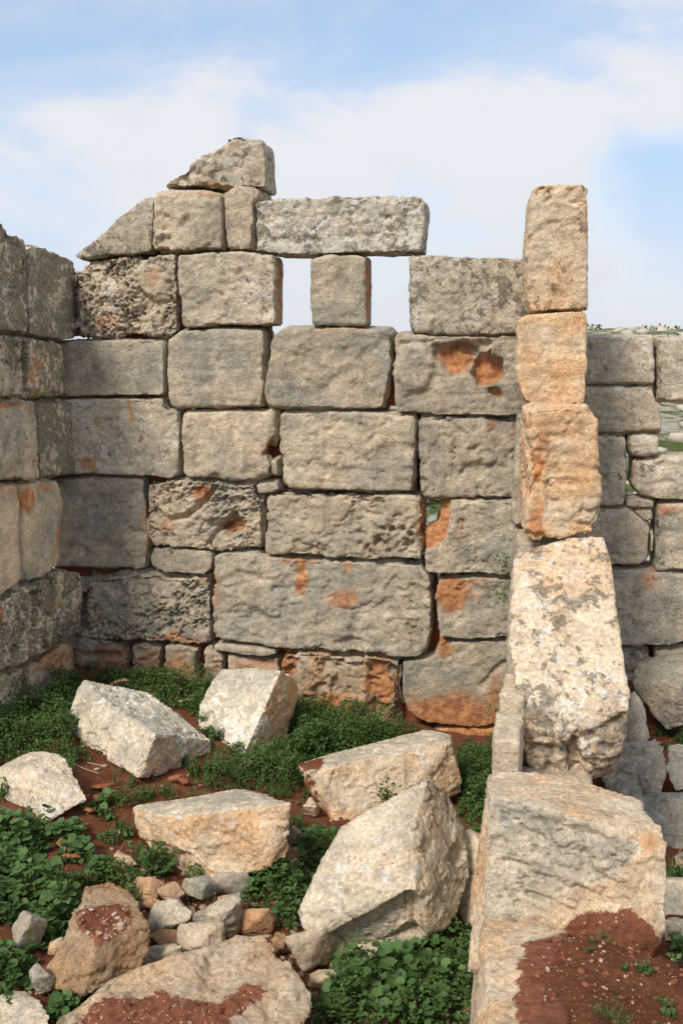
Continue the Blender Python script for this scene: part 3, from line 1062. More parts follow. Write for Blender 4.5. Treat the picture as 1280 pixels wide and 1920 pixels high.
# foundation course, stained by the red soil
BD = dict(join=0.012)
ER = dict(wear=1.6, rough=1.8, spall=1.5, **BD)
W([(80, 1200), (150, 1192), (190, 1200), (226, 1213), (236, 1240), (230, 1300), (80, 1300)], tan=0.6, white=0.35, pits=0.35, feats=[('stain_shade', 215, 1240, 50, 40, 0.7), ('crack', [(150, 1225), (190, 1232), (230, 1228)], 8, 0.05)], **ER)
W([(240, 1212), (270, 1206), (301, 1216), (294, 1262), (299, 1300), (244, 1300)], tan=0.6, orange=0.12, white=0.3, pits=0.4, feats=[('stain_shade', 285, 1245, 40, 45, 0.6)], proud=-0.04, **ER)
W([(307, 1215), (340, 1209), (371, 1219), (366, 1252), (374, 1295), (305, 1295), (302, 1250)], tan=0.6, orange=0.15, white=0.3, pits=0.4, feats=[('stain_shade', 335, 1255, 45, 40, 0.7)], proud=-0.03, **ER)
W([(378, 1222), (390, 1208), (408, 1213), (422, 1238), (416, 1290), (382, 1290)], tan=0.7, white=0.4, pits=0.4, feats=[('stain_shade', 395, 1265, 30, 25, 0.5)], **ER)
W([(425, 1227), (500, 1233), (523, 1232), (525, 1310), (425, 1310)], tan=0.5, orange=0.15, feats=[('stain_shade', 480, 1250, 60, 30, 0.55)], proud=-0.02, **BD)
W([(528, 1221), (561, 1223), (662, 1225), (690, 1229), (751, 1238), (751, 1370), (629, 1370), (530, 1370)], tan=0.6, orange=0.25, rough=1.7, spall=1.8,
  label='ochre and rust red foundation block', vox=0.015,
  feats=[('stain_shade', 540, 1260, 18, 60, 0.85), ('stain_shade', 715, 1280, 40, 60, 0.95), ('stain_shade', 620, 1330, 90, 30, 0.9), ('polycav', [(685, 1228), (760, 1236), (760, 1380), (675, 1380)], 0.07, 12),
         ('cav', 548, 1268, 14, 26, 0.05)])
W([(753, 1240), (810, 1233), (820, 1212), (830, 1204), (954, 1202), (1020, 1204), (1020, 1362), (928, 1362), (882, 1368), (797, 1358), (764, 1339), (752, 1310)],
  tan=0.35, white=0.2, dark=0.08, vox=0.015, label='foundation block grey above and rust red below',
  feats=[('stain_shade', 850, 1350, 130, 60, 0.9), ('stain_shade', 835, 1222, 20, 22, 0.8), ('crack', [(900, 1285), (925, 1262), (950, 1240)], 9, 0.03), ('stain_shade', 930, 1300, 30, 40, 0.7)])
W([(812, 1374), (880, 1370), (1000, 1366), (1000, 1470), (812, 1470)], tan=0.5, orange=0.3, rough=1.8, feats=[('stain_shade', 890, 1410, 120, 70, 1.0)], proud=-0.03, **BD)
W([(822, 1190), (832, 1190), (838, 1206), (822, 1222)], name='chink_stone', tan=0.4, orange=0.5, feats=[('stain_shade', 830, 1206, 20, 24, 1)], depth=0.2, vox=0.009)

def earth_fill(parent, boxes, Y, name='earth_fill'):
    bm = bmesh.new()
    for (x0, y0, x1, y1) in boxes:
        a, c = onY(x0, y0, Y + 0.19), onY(x1, y1, Y + 0.19)
        bmesh.ops.create_cube(bm, size=1.0, matrix=Matrix.Translation(((a[0] + c[0]) / 2, Y + 0.25, (a[2] + c[2]) / 2)) @ Matrix.Diagonal((abs(c[0] - a[0]), 0.10, abs(a[2] - c[2]), 1)))
    me = bpy.data.meshes.new(name)
    bm.to_mesh(me); bm.free()
    set_attr(me, 'tone', np.full(len(me.vertices), .2))
    P = get_co(me); put_co(me, P - np.array(parent.location))
    link_mesh(name, me, tuple(parent.location), parent, M_CLOD)


earth_fill(back, [(95, 650, 1000, 764), (95, 768, 790, 925), (784, 790, 1000, 925), (95, 929, 505, 1250), (509, 929, 786, 1250), (790, 1092, 1000, 1300), (848, 929, 1000, 1088), (170, 490, 505, 646), (532, 1254, 1000, 1390)], YB)

# ------------------------------------------------------------------ the left wall
left = empty('ruined_wall', (XL, 7.6, 0.45), 'dark mottled side wall of weathered blocks meeting the back wall at the left edge', 'wall')
LW = lambda pts, **kw: wall_stone(left, pts, XL, plane='X', depth=kw.pop('depth', 0.5), **{**dict(bright=1.42), **kw, 'tan': kw.get('tan', .4) + 0.3})  # shaded wall: stone colour lightened in place of missing skylight
LW([(-40, 395), (-20, 400), (18, 432), (44, 446), (50, 470), (52, 625), (0, 620), (-40, 614)], tan=0.35, white=0.55, dark=0.75, rough=1.3)
LW([(53, 462), (66, 457), (90, 462), (140, 488), (147, 540), (144, 637), (120, 639), (58, 628), (55, 560)], tan=0.3, white=0.45, dark=0.75, rough=1.3, wear=1.5)
LW([(-40, 617), (0, 624), (45, 630), (49, 745), (0, 747), (-40, 750)], tan=0.45, white=0.55, dark=0.55, pits=0.3)
LW([(55, 633), (112, 640), (121, 650), (122, 743), (57, 747)], tan=0.4, white=0.3, dark=0.7, orange=0.05, feats=[('stain_shade', 60, 690, 22, 55, 0.5)])
LW([(-40, 754), (0, 751), (57, 750), (69, 754), (74, 898), (0, 906), (-40, 913)], tan=0.45, orange=0.05, white=0.3, dark=0.12, feats=[('stain_shade', 10, 757, 40, 14, 0.8), ('stain_shade', 0, 830, 12, 20, 0.4)])
LW([(76, 753), (134, 749), (140, 840), (156, 888), (81, 898)], tan=0.3, white=0.45, dark=0.7)
LW([(-40, 922), (0, 912), (22, 909), (32, 912), (35, 958), (40, 1088), (0, 1116), (-40, 1140)], tan=0.42, white=0.2, dark=0.1, feats=[('stain_shade', 20, 925, 40, 20, 0.6)])
LW([(46, 907), (110, 901), (124, 945), (120, 1060), (87, 1085), (54, 1094), (49, 1000)], tan=0.42, white=0.15, dark=0.12, strata=0.0, proud=-0.02,
   feats=[('stain_shade', 50, 935, 20, 36, 0.9), ('stain_shade', 118, 1000, 10, 70, 0.75), ('stain_shade', 90, 912, 16, 12, 0.8)])
LW([(-40, 1150), (0, 1124), (48, 1098), (122, 1070), (143, 1072), (150, 1110), (146, 1175), (122, 1200), (26, 1252), (0, 1256), (-40, 1285)], tan=0.5, white=0.5, dark=0.7,
   pits=0.9, wear=1.3, vox=0.011, proud=0.06, feats=[('stain_shade', 5, 1150, 16, 22, 0.8), ('stain_shade', 115, 1135, 14, 12, 0.6)])
LW([(55, 1248), (122, 1206), (140, 1204), (146, 1300), (55, 1320)], tan=0.5, orange=0.15, white=0.2, dark=0.2, pits=0.4, feats=[('stain_shade', 100, 1235, 50, 40, 0.6)])
LW([(-40, 1300), (0, 1262), (48, 1252), (50, 1340), (-40, 1385)], tan=0.45, white=0.35, dark=0.55, pits=0.4)
# outside the frame the wall has fallen to its lowest courses
for j, (z0, z1, q) in enumerate(((0.35, 0.95, 3), (0.97, 1.55, 2))):
    yy = float(onX(-40, 1100, XL)[1]) - 0.05
    for i in range(q):
        ln = 0.8 + 0.25 * ((j * 3 + i * 2) % 4) / 3
        box_stone(left, XL - 0.5, XL + 0.0, yy - ln, yy - 0.02, z0, z1, vox=0.03, tan=0.35, white=0.4, dark=0.35)
        yy -= ln

# ------------------------------------------------------------------ the cross wall at right, seen end on
cross = empty('ruined_wall', (0.08, 5.6, 0.1), 'stepped cross wall of tan blocks running towards the viewer at right', 'wall')
CW = lambda pts, Y, **kw: wall_stone(cross, pts, Y, **kw)
CW([(997, 362), (1003, 347), (1018, 340), (1060, 342), (1092, 343), (1102, 352), (1104, 450), (1105, 583), (1040, 584), (996, 586), (985, 560), (988, 450)], 7.72, depth=0.62,
   tan=1.4, orange=0.24, white=0.2, dark=0.35, bright=1.08, join=0.0, skew=-0.05, wear=0.6, vox=0.014, label='tall upright block topping the cross wall',
   feats=[('stain_shade', 1062, 500, 20, 55, 0.40), ('pits', 1050, 360, 60, 30, 0.03)])
CW([(972, 600), (990, 590), (1050, 585), (1096, 583), (1101, 600), (1101, 700), (1097, 757), (1060, 762), (1000, 765), (982, 755), (970, 720), (965, 690)], 7.30, depth=0.80,
   tan=1.6, orange=0.36, white=0.15, dark=0.0, bright=1.15, join=0.0, skew=-0.03, wear=0.5, vox=0.014, rough=1.2, feats=[('stain_shade', 1010, 757, 24, 9, 0.6)])
CW([(990, 772), (1010, 764), (1085, 762), (1112, 762), (1118, 775), (1130, 785), (1130, 930), (1120, 985), (1116, 1008), (1060, 1012), (1000, 1016), (985, 1005), (986, 900), (984, 830)], 6.60,
   depth=0.75, tan=1.6, orange=0.38, white=0.25, dark=0.0, bright=1.25, join=0.0, skew=-0.06, wear=0.5, vox=0.013, rough=1.1, label='fresh tan block with an orange streak down its left edge',
   feats=[('stain_shade', 1008, 880, 13, 34, 0.95), ('stain_shade', 1004, 975, 16, 46, 0.85), ('stain_shade', 1020, 830, 16, 50, 0.62), ('cav', 998, 1010, 20, 14, 0.04), ('cav', 1122, 985, 10, 14, 0.04)])
# grey stones left of the cap stones, further along the wall
box_stone(cross, -0.19, 0.30, 7.42, 8.16, 2.12, 2.96, vox=0.022, tan=0.45, white=0.35, dark=0.15, rough=1.3)
box_stone(cross, -0.13, 0.34, 6.62, 7.40, 1.56, 2.10, vox=0.022, tan=0.5, white=0.3, dark=0.1)
box_stone(cross, -0.18, 0.34, 7.42, 8.16, 1.42, 2.10, vox=0.022, tan=0.4, white=0.3, dark=0.1)
box_stone(cross, -0.13, 0.36, 5.75, 6.60, 1.40, 2.10, vox=0.022, tan=0.6, white=0.3, dark=0.1)
for (x0, y0, y1, z0, z1, tn) in ((-.17, 7.3, 8.16, 0.72, 1.40, .4), (-.15, 6.35, 7.28, 0.74, 1.54, .4), (-.14, 5.35, 6.33, 0.72, 1.38, .7), (-.12, 4.42, 5.33, 0.76, 1.28, .8),
                                 (-.17, 7.1, 8.16, -.1, 0.70, .4), (-.15, 6.1, 7.08, -.1, 0.72, .45), (-.15, 5.0, 6.08, -.1, 0.70, .5), (-.16, 4.0, 4.98, -.1, 0.74, .5),
                                 (-.18, 3.2, 3.98, -.1, 0.70, .5), (-.10, 1.9, 3.18, -.1, 0.72, .5), (-.1, 0.8, 1.88, -.1, 0.70, .5),
                                 (-.17, 3.3, 4.40, 0.72, 1.20, .8), (-.09, 2.5, 3.28, 0.74, 1.20, .8), (-.09, 1.5, 2.48, 0.74, 1.22, .6), (-.09, 0.5, 1.48, 0.72, 1.2, .6)):
    box_stone(cross, x0, 0.33, y0, y1, z0, z1, vox=0.03, tan=tn, white=0.3, dark=0.08, bright=1.05)
box_stone(cross, -0.165, -0.03, 4.45, 4.82, 0.76, 1.60, vox=0.014, tan=0.9, white=0.3, dark=0.05, bright=1.1, jit=0.012)
box_stone(cross, -0.15, -0.02, 4.84, 5.25, 1.30, 1.68, vox=0.014, tan=1.1, white=0.2, dark=0.05, bright=1.15, jit=0.02, wear=1.6)
# the leaning slab
T_ = [(963, 1050, 5.62), (1000, 1030, 5.62), (1072, 1012, 5.66), (1132, 1009, 5.64), (1144, 1050, 5.52), (1176, 1300, 4.86), (1180, 1330, 4.80), (1168, 1400, 4.84),
      (1150, 1440, 4.95), (1060, 1470, 4.88), (1000, 1452, 4.86), (976, 1400, 4.82), (968, 1330, 4.86), (956, 1200, 5.10), (960, 1110, 5.4)]
slab = [onY(x, y, Y) for x, y, Y in T_]
slab += [p + np.array((0.0, 0.36, -0.30)) for p in [onY(980, 1060, 5.6), onY(1135, 1030, 5.6), onY(980, 1400, 4.9), onY(1160, 1400, 4.9)]]
hull_stone('stone', slab, 0.011, parent=cross, label='pale slab leaning on the cross wall, blotched with dark lichen', tan=1.4, orange=0.20, white=0.52, dark=0.50, bright=1.25, rough=0.8, wear=0.6,
           spall=0.5, feats=[('cav', 1075, 1440, 14, 46, 0.10), ('crack', [(985, 1400), (1050, 1412), (1100, 1385), (1170, 1345)], 14, 0.025), ('pits', 1060, 1420, 110, 45, 0.03), ('patina', [(960, 1000), (1150, 1000), (1150, 1085), (960, 1095)], -0.35, 30)])
# end stone, sloping face with split layers
E_ = [(916, 1453, 4.0), (935, 1450, 4.05), (1005, 1452, 4.05), (1100, 1470, 3.95), (1190, 1500, 3.72), (1240, 1552, 3.48), (1247, 1580, 3.42), (1246, 1640, 3.36), (1242, 1748, 3.26),
      (905, 1700, 3.32), (902, 1760, 3.30), (914, 1470, 3.75), (921, 1495, 3.46), (1000, 1512, 3.44), (1120, 1535, 3.42), (1190, 1560, 3.42), (1100, 1800, 3.24), (930, 1800, 3.26)]
end = [onY(x, y, Y) for x, y, Y in E_]
end += [np.array((-0.17, 4.0, 1.15)), np.array((0.36, 4.0, 1.15)), np.array((-0.20, 3.3, 1.15)), np.array((0.36, 3.3, 1.15))]
hull_stone('stone', end, 0.0075, parent=cross, label='broad end stone of the cross wall with split grey face', tan=1.4, orange=0.24, white=0.2, dark=0.0, bright=1.18, rough=1.2, spall=0.8, strata=0.0, wear=0.5,
           feats=[('ledge', [(925, 1505), (1000, 1518), (1130, 1545), (1200, 1600), (1190, 1700), (1060, 1720), (960, 1720), (915, 1700)], 0.016, 25), ('crack', [(985, 1680), (1030, 1695), (1075, 1710)], 9, 0.03), ('patina', [(925, 1500), (1000, 1520), (1130, 1560), (1190, 1590), (1150, 1640), (1060, 1660), (1000, 1700), (930, 1740), (900, 1760)], 1.25, 16), ('stain_shade', 1215, 1580, 26, 26, 0.6), ('stain_shade', 1010, 1465, 30, 12, 0.4), ('polysoil', [(1050, 1730), (1070, 1712), (1130, 1705), (1185, 1705), (1215, 1745), (1260, 1780), (1200, 1900), (960, 1900), (985, 1770), (1045, 1765)], 1.0, 6)])
# pale ledge stone nearest the viewer, half under soil
Ld = [onY(946, 1740, 3.24), onY(1010, 1740, 3.24), onY(925, 1990, 2.35), onY(1060, 1990, 2.35), onY(1060, 1745, 3.2)]
ledge = Ld + [np.array((-0.15, 3.26, 1.2)), np.array((0.1, 3.26, 1.2)), np.array((-0.13, 2.2, 1.2)), np.array((0.1, 2.2, 1.2)), np.array((-0.145, 3.26, 1.40)), np.array((-0.12, 2.25, 1.42))]
hull_stone('stone', ledge, 0.011, parent=cross, label='pale flat ledge stone at the near end of the cross wall', tan=1.5, orange=0.30, white=0.2, dark=0.0, bright=1.2, rough=0.9,
           feats=[('polysoil', [(985, 1770), (1100, 1740), (1100, 2000), (975, 2000), (960, 1880)], 1.0, 8)])
box_stone(cross, -0.1, 0.1, 1.2, 2.2, 1.24, 1.56, vox=0.03, tan=0.6)

# ------------------------------------------------------------------ the wall behind, right edge
YR = 8.75
rwall = empty('ruined_wall', tuple(onY(1210, 1250, YR)), 'lower grey block wall behind the stepped cross wall at the right edge', 'wall')
RW = lambda pts, **kw: wall_stone(rwall, pts, YR, vox=kw.pop('vox', 0.018), depth=kw.pop('depth', 0.42), **{**dict(tan=0.42, white=0.45, dark=0.3, bright=1.25), **kw})  # stone colour lightened and warmed to offset this wall's shade
RW([(1060, 630), (1150, 628), (1226, 630), (1229, 720), (1150, 721), (1060, 722)], white=0.4)
RW([(1231, 632), (1330, 634), (1330, 756), (1280, 754), (1233, 752)], white=0.4)
RW([(1332, 640), (1440, 640), (1440, 758), (1332, 758)])
RW([(1060, 725), (1225, 724), (1230, 752), (1244, 757), (1242, 810), (1170, 812), (1060, 812)])
RW([(1060, 815), (1165, 815), (1172, 822), (1176, 890), (1171, 948), (1060, 950)])
RW([(1178, 816), (1200, 814), (1236, 817), (1235, 852), (1215, 858), (1182, 855), (1176, 835)], name='chink_stone', wear=1.4)
RW([(1184, 862), (1230, 858), (1330, 860), (1330, 940), (1240, 938), (1200, 930), (1182, 910)], tan=0.35, feats=[('stain_shade', 1195, 868, 20, 8, 0.5)])
RW([(1332, 862), (1440, 862), (1440, 942), (1332, 940)])
RW([(1174, 936), (1200, 934), (1226, 940), (1225, 953), (1190, 954), (1173, 950)], name='chink_stone', tan=0.5, orange=0.1, vox=0.010, depth=0.2)
RW([(1186, 958), (1222, 956), (1224, 975), (1206, 978)], name='chink_stone', tan=0.55, vox=0.010, depth=0.2)
RW([(1060, 952), (1176, 952), (1200, 968), (1220, 985), (1216, 1050), (1195, 1064), (1150, 1064), (1060, 1062)])
RW([(1230, 944), (1330, 942), (1330, 1078), (1280, 1074), (1226, 1072), (1228, 1000)], tan=0.35, feats=[('stain_shade', 1255, 955, 34, 12, 0.7)])
RW([(1218, 1000), (1226, 1000), (1224, 1035), (1218, 1035)], name='chink_stone', tan=0.5, orange=0.2, vox=0.009, depth=0.2)
RW([(1332, 944), (1440, 944), (1440, 1080), (1332, 1078)])
RW([(1100, 1068), (1200, 1068), (1330, 1080), (1330, 1205), (1280, 1208), (1250, 1214), (1165, 1212), (1100, 1210)], tan=0.3, spall=1.5, feats=[('stain_shade', 1215, 1080, 30, 26, 0.55)])
RW([(1332, 1082), (1440, 1082), (1440, 1215), (1332, 1210)])
RW([(1100, 1216), (1165, 1216), (1222, 1220), (1224, 1262), (1200, 1380), (1100, 1380)], tan=0.28)
RW([(1226, 1222), (1330, 1212), (1330, 1400), (1226, 1400)], tan=0.4)
RW([(1332, 1218), (1440, 1218), (1440, 1400), (1332, 1400)])

# ------------------------------------------------------------------ fallen blocks
GF = 'fallen blocks on the floor'


def fallen(name, pts, label, vox=0.012, near=1.0, extra=(), cat='block', group=GF, **kw):
    P = [onY(x, y, Y * near) for x, y, Y in pts] + [np.array(e, float) for e in extra]
    return hull_stone(name, P, vox, label, cat, group, **kw)


f1 = fallen('fallen_block', [(258, 1458, 6.22), (268, 1460, 6.25), (293, 1376, 6.34), (127, 1354, 6.95), (142, 1388, 6.85), (160, 1276, 7.18), (148, 1292, 7.1), (394, 1385, 7.10), (398, 1418, 7.12),
                             (381, 1436, 7.0), (280, 1300, 7.45), (341, 1345, 7.32), (300, 1420, 7.1), (200, 1400, 7.2)],
            'long pale grey block tipped on its edge, left of the tilted upright slab', near=0.96, spall=1.6, tan=0.55, white=0.55, dark=0.0, bright=1.45, rough=0.9, wear=0.4, feats=[('top', 0.6), ('patina', [(293, 1376), (394, 1385), (398, 1420), (258, 1458)], -0.5, 3)])
f2 = fallen('fallen_block', [(418, 1255, 7.52), (527, 1256, 7.22), (457, 1416, 6.88), (407, 1411, 7.05), (376, 1320, 7.38), (374, 1362, 7.28), (400, 1275, 7.48), (558, 1276, 7.62), (557, 1306, 7.60),
                             (534, 1394, 7.35), (440, 1262, 7.8), (545, 1290, 7.8), (420, 1400, 7.6)],
            'pale grey slab standing tilted against the weeds below the ochre foundation block', tan=0.10, white=0.55, dark=0.0, bright=1.5, rough=0.8, wear=0.4,
            feats=[('cav', 384, 1344, 14, 12, 0.05), ('patina', [(527, 1256), (512, 1290), (457, 1416), (540, 1420), (580, 1250)], -0.9, 3), ('stain_shade', 515, 1330, 22, 22, 0.42)])
f3 = fallen('fallen_block', [(578, 1444, 6.18), (845, 1390, 6.78), (797, 1369, 7.2), (845, 1378, 7.1), (612, 1415, 6.65), (560, 1433, 6.45), (594, 1514, 6.22), (634, 1546, 6.08), (700, 1545, 6.2),
                             (838, 1496, 6.72), (863, 1487, 6.8), (865, 1460, 6.78), (600, 1480, 6.8), (760, 1450, 7.2)],
            'wide tan block with flat grey top and red soil on its left end', tan=0.95, orange=0.22, white=0.3, dark=0.05, bright=1.3, rough=0.7, wear=0.4,
            feats=[('top', 0.8), ('soil', 578, 1428, 34, 14, 1.0), ('polysoil', [(555, 1425), (575, 1440), (600, 1500), (585, 1510)], 0.9, 4), ('stain_shade', 740, 1450, 24, 22, 0.45), ('stain_shade', 820, 1480, 30, 16, 0.45), ('stain_shade', 615, 1525, 20, 18, 0.5)])
f4 = fallen('fallen_block', [(251, 1514, 5.25), (252, 1550, 5.2), (286, 1602, 5.1), (311, 1531, 5.05), (371, 1529, 5.0), (544, 1504, 4.97), (300, 1503, 5.45), (442, 1480, 5.62), (503, 1492, 5.45), (272, 1571, 5.2),
                             (330, 1635, 5.0), (386, 1659, 4.9), (440, 1641, 4.9), (498, 1631, 4.92), (534, 1608, 4.98), (543, 1588, 5.0), (420, 1600, 5.6), (300, 1580, 5.6)],
            'tan block with a weathered grey top, in front of the long pale block', tan=1.0, orange=0.30, white=0.3, dark=0.05, bright=1.25, rough=0.8, wear=0.4, vox=0.010,
            feats=[('top', 0.7), ('polycav', [(255, 1575), (300, 1580), (350, 1597), (400, 1640), (380, 1675), (250, 1640)], 0.05, 6), ('cav', 320, 1608, 12, 7, 0.02)])
f5 = fallen('fallen_block', [(801, 1463, 4.92), (639, 1551, 4.78), (596, 1627, 4.62), (559, 1709, 4.42), (569, 1736, 4.38), (604, 1764, 4.38), (771, 1561, 4.62), (756, 1619, 4.50), (779, 1665, 4.42),
                             (643, 1795, 4.46), (690, 1803, 4.46), (748, 1773, 4.48), (779, 1748, 4.44), (830, 1744, 4.58), (853, 1721, 4.68), (877, 1643, 4.9), (869, 1556, 5.05), (835, 1490, 5.05),
                             (700, 1600, 5.2), (700, 1720, 5.1)],
            'big grey-tan boulder block with a sharp ridge and an undercut split, beside the cross wall', tan=0.55, orange=0.10, white=0.45, dark=0.2, bright=1.25, rough=0.6, wear=0.15, spall=0.9, vox=0.009,
            feats=[('polycav', [(595, 1768), (607, 1757), (690, 1712), (767, 1668), (800, 1690), (800, 1830), (620, 1830)], 0.085, 4), ('stain_shade', 810, 1560, 34, 70, 0.42), ('cav', 858, 1600, 14, 24, 0.04),
                   ('bump', 797, 1487, 9, 6, 0.01)])
fallen('fallen_block', [(857, 1569, 5.15), (880, 1557, 5.2), (910, 1578, 5.1), (915, 1620, 5.05), (908, 1660, 5.0), (881, 1635, 5.0), (860, 1600, 5.05), (870, 1560, 5.5), (915, 1570, 5.5), (900, 1640, 5.4)],
       'small tan block wedged between the ridged boulder and the cross wall', tan=0.9, orange=0.14, white=0.3, dark=0.0, bright=1.25, vox=0.010)
fallen('fallen_block', [(862, 1650, 4.95), (885, 1640, 4.95), (915, 1655, 4.95), (918, 1720, 4.85), (900, 1733, 4.82), (868, 1730, 4.85), (858, 1700, 4.9), (880, 1650, 5.3), (910, 1720, 5.2)],
       'rounded tan stone under the small wedged block by the cross wall', tan=0.6, white=0.3, dark=0.1, bright=1.1, wear=1.6, vox=0.010)
fallen('boulder', [(-40, 1470, 5.5), (0, 1441, 5.6), (15, 1434, 5.65), (56, 1413, 5.75), (90, 1413, 5.75), (124, 1422, 5.65), (150, 1460, 5.5), (161, 1482, 5.4), (165, 1503, 5.35), (124, 1524, 5.25), (86, 1542, 5.2),
                   (56, 1531, 5.25), (34, 1524, 5.3), (-20, 1510, 5.4), (-50, 1500, 5.6), (60, 1500, 6.1), (70, 1450, 5.35)],
       'rounded pinkish white boulder at the left edge above the mallow plants', cat='boulder', tan=0.75, orange=0.08, white=0.55, dark=0.0, bright=1.3, rough=1.2, wear=1.0)
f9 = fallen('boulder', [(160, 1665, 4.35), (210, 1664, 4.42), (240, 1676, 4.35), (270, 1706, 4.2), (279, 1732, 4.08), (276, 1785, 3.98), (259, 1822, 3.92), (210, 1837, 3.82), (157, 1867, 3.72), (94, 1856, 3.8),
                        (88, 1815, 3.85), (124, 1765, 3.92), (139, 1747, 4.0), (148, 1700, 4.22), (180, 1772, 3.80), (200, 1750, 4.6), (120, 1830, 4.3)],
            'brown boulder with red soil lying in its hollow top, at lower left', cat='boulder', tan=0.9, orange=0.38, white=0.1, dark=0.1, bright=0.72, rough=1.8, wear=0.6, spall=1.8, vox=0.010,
            feats=[('polysoil', [(150, 1705), (175, 1700), (240, 1705), (247, 1725), (215, 1755), (185, 1772), (150, 1750), (140, 1745)], 1.0, 6), ('cav', 190, 1732, 38, 22, 0.05), ('polysoil', [(165, 1660), (215, 1664), (180, 1675)], 0.7, 6), ('stain_shade', 245, 1775, 36, 60, 0.45)])  # brown tone on the right face paints its shadow side
f10 = fallen('fallen_block', [(210, 1832, 3.80), (326, 1815, 3.88), (382, 1781, 4.02), (439, 1757, 4.15), (491, 1756, 4.18), (534, 1799, 4.0), (584, 1861, 3.82), (588, 1892, 3.74), (570, 1925, 3.6), (112, 1905, 3.56),
                              (157, 1888, 3.62), (60, 1990, 3.25), (510, 2010, 3.32), (540, 1970, 3.45), (330, 1880, 4.3), (470, 1830, 4.4)],
             'long pinkish grey block strewn with red soil and pebbles, at the bottom edge', tan=0.95, orange=0.26, white=0.35, dark=0.2, bright=0.95, rough=1.7, spall=1.6, vox=0.010,
             feats=[('polysoil', [(150, 1895), (244, 1868), (300, 1853), (345, 1874), (420, 1862), (455, 1842), (482, 1836), (500, 1850), (470, 1885), (430, 1905), (440, 1960), (100, 1990)], 1.0, 8)])
fallen('boulder', [(-30, 1865, 3.7), (0, 1857, 3.75), (49, 1857, 3.75), (82, 1879, 3.62), (98, 1897, 3.55), (92, 1925, 3.46), (40, 1960, 3.4), (-40, 1960, 3.4), (30, 1890, 4.1)],
       'pale cream boulder cut off by the lower left corner', cat='boulder', tan=0.8, orange=0.08, white=0.5, dark=0.0, bright=1.25)
# right-hand yard
fallen('boulder', [(1180, 1270, 8.1), (1195, 1240, 8.2), (1233, 1228, 8.25), (1258, 1226, 8.25), (1320, 1232, 8.2), (1330, 1340, 8.0), (1249, 1368, 7.9), (1224, 1342, 7.95), (1188, 1290, 8.05), (1260, 1300, 8.7), (1270, 1290, 7.85)],
       'big grey boulder leaning on the wall at the right edge above the weeds', cat='boulder', group='stones in the right-hand yard', tan=0.3, white=0.3, dark=0.1, wear=1.8)
fallen('boulder', [(1168, 1310, 7.6), (1190, 1295, 7.6), (1208, 1330, 7.5), (1218, 1385, 7.3), (1205, 1400, 7.2), (1165, 1400, 7.3), (1190, 1350, 7.9)],
       'thin grey stone standing on end beside the leaning slab', cat='boulder', group='stones in the right-hand yard', tan=0.2, white=0.35, dark=0.05, bright=1.1)
RYG = 'stones in the right-hand yard'
fallen('fallen_block', [(1120, 1425, 6.9), (1150, 1393, 7.1), (1240, 1390, 7.1), (1250, 1440, 6.7), (1235, 1500, 6.5), (1160, 1500, 6.5), (1130, 1470, 6.7), (1200, 1450, 7.3)],
       'dark grey block lying right of the leaning slab, left of its neighbour', group=RYG, tan=0.3, white=0.4, dark=0.2, wear=1.0, spall=1.6)
fallen('fallen_block', [(1252, 1398, 7.0), (1340, 1392, 7.1), (1345, 1480, 6.5), (1262, 1482, 6.5), (1246, 1440, 6.7), (1300, 1440, 7.3)],
       'grey block cut by the right edge just below the weeds', group=RYG, tan=0.25, white=0.45, dark=0.15, wear=0.8)
fallen('fallen_block', [(1176, 1505, 6.2), (1215, 1484, 6.35), (1340, 1486, 6.4), (1340, 1610, 5.9), (1215, 1606, 5.85), (1180, 1560, 6.0), (1260, 1540, 6.7)],
       'large dark grey block with a flat top right of the end stone', group=RYG, tan=0.2, white=0.35, dark=0.2, bright=0.95, wear=0.8, feats=[('crack', [(1240, 1500), (1262, 1540), (1255, 1600)], 9, 0.03)])
fallen('boulder', [(1140, 1480, 6.2), (1165, 1462, 6.2), (1200, 1475, 6.1), (1210, 1520, 5.9), (1190, 1550, 5.75), (1150, 1540, 5.8), (1180, 1500, 6.5)],
       'small bluish grey boulder between the slab foot and the flat-topped block', cat='boulder', group=RYG, tan=0.1, white=0.4, dark=0.1)
rock(1228, 1632, 44, 40, Y=5.5, label='small grey cobble right of the end stone', group=RYG, tan=0.4, white=0.4)
rock(1262, 1745, 30, 26, Y=4.85, label='tiny grey cobble at the right edge beside the soil mound', group=RYG, tan=0.4, white=0.4)
rock(1222, 1400, 34, 30, Y=7.2, label='pale cobble wedged below the thin standing stone', group=RYG, tan=0.7, white=0.5)
fallen('fallen_block', [(1225, 1652, 4.9), (1250, 1645, 5.0), (1320, 1648, 5.0), (1320, 1720, 4.75), (1240, 1718, 4.75), (1225, 1700, 4.8), (1280, 1660, 5.3)],
       'small tan block at the right edge beside the end stone', near=1.07, group='stones in the right-hand yard', tan=0.6, white=0.3, dark=0.05)
fallen('boulder', [(1240, 1730, 4.5), (1262, 1718, 4.55), (1310, 1730, 4.5), (1310, 1775, 4.3), (1245, 1765, 4.35), (1270, 1740, 4.8)],
       'small grey stone at the right edge below the small tan block', near=1.11, cat='boulder', group='stones in the right-hand yard', tan=0.3, white=0.35)
fallen('boulder', [(1262, 1605, 5.3), (1280, 1597, 5.35), (1310, 1610, 5.3), (1305, 1645, 5.1), (1268, 1645, 5.1), (1285, 1620, 5.6)],
       'orange-tan stone at the right edge above the small tan block', near=1.08, cat='boulder', group='stones in the right-hand yard', tan=0.8, orange=0.2)

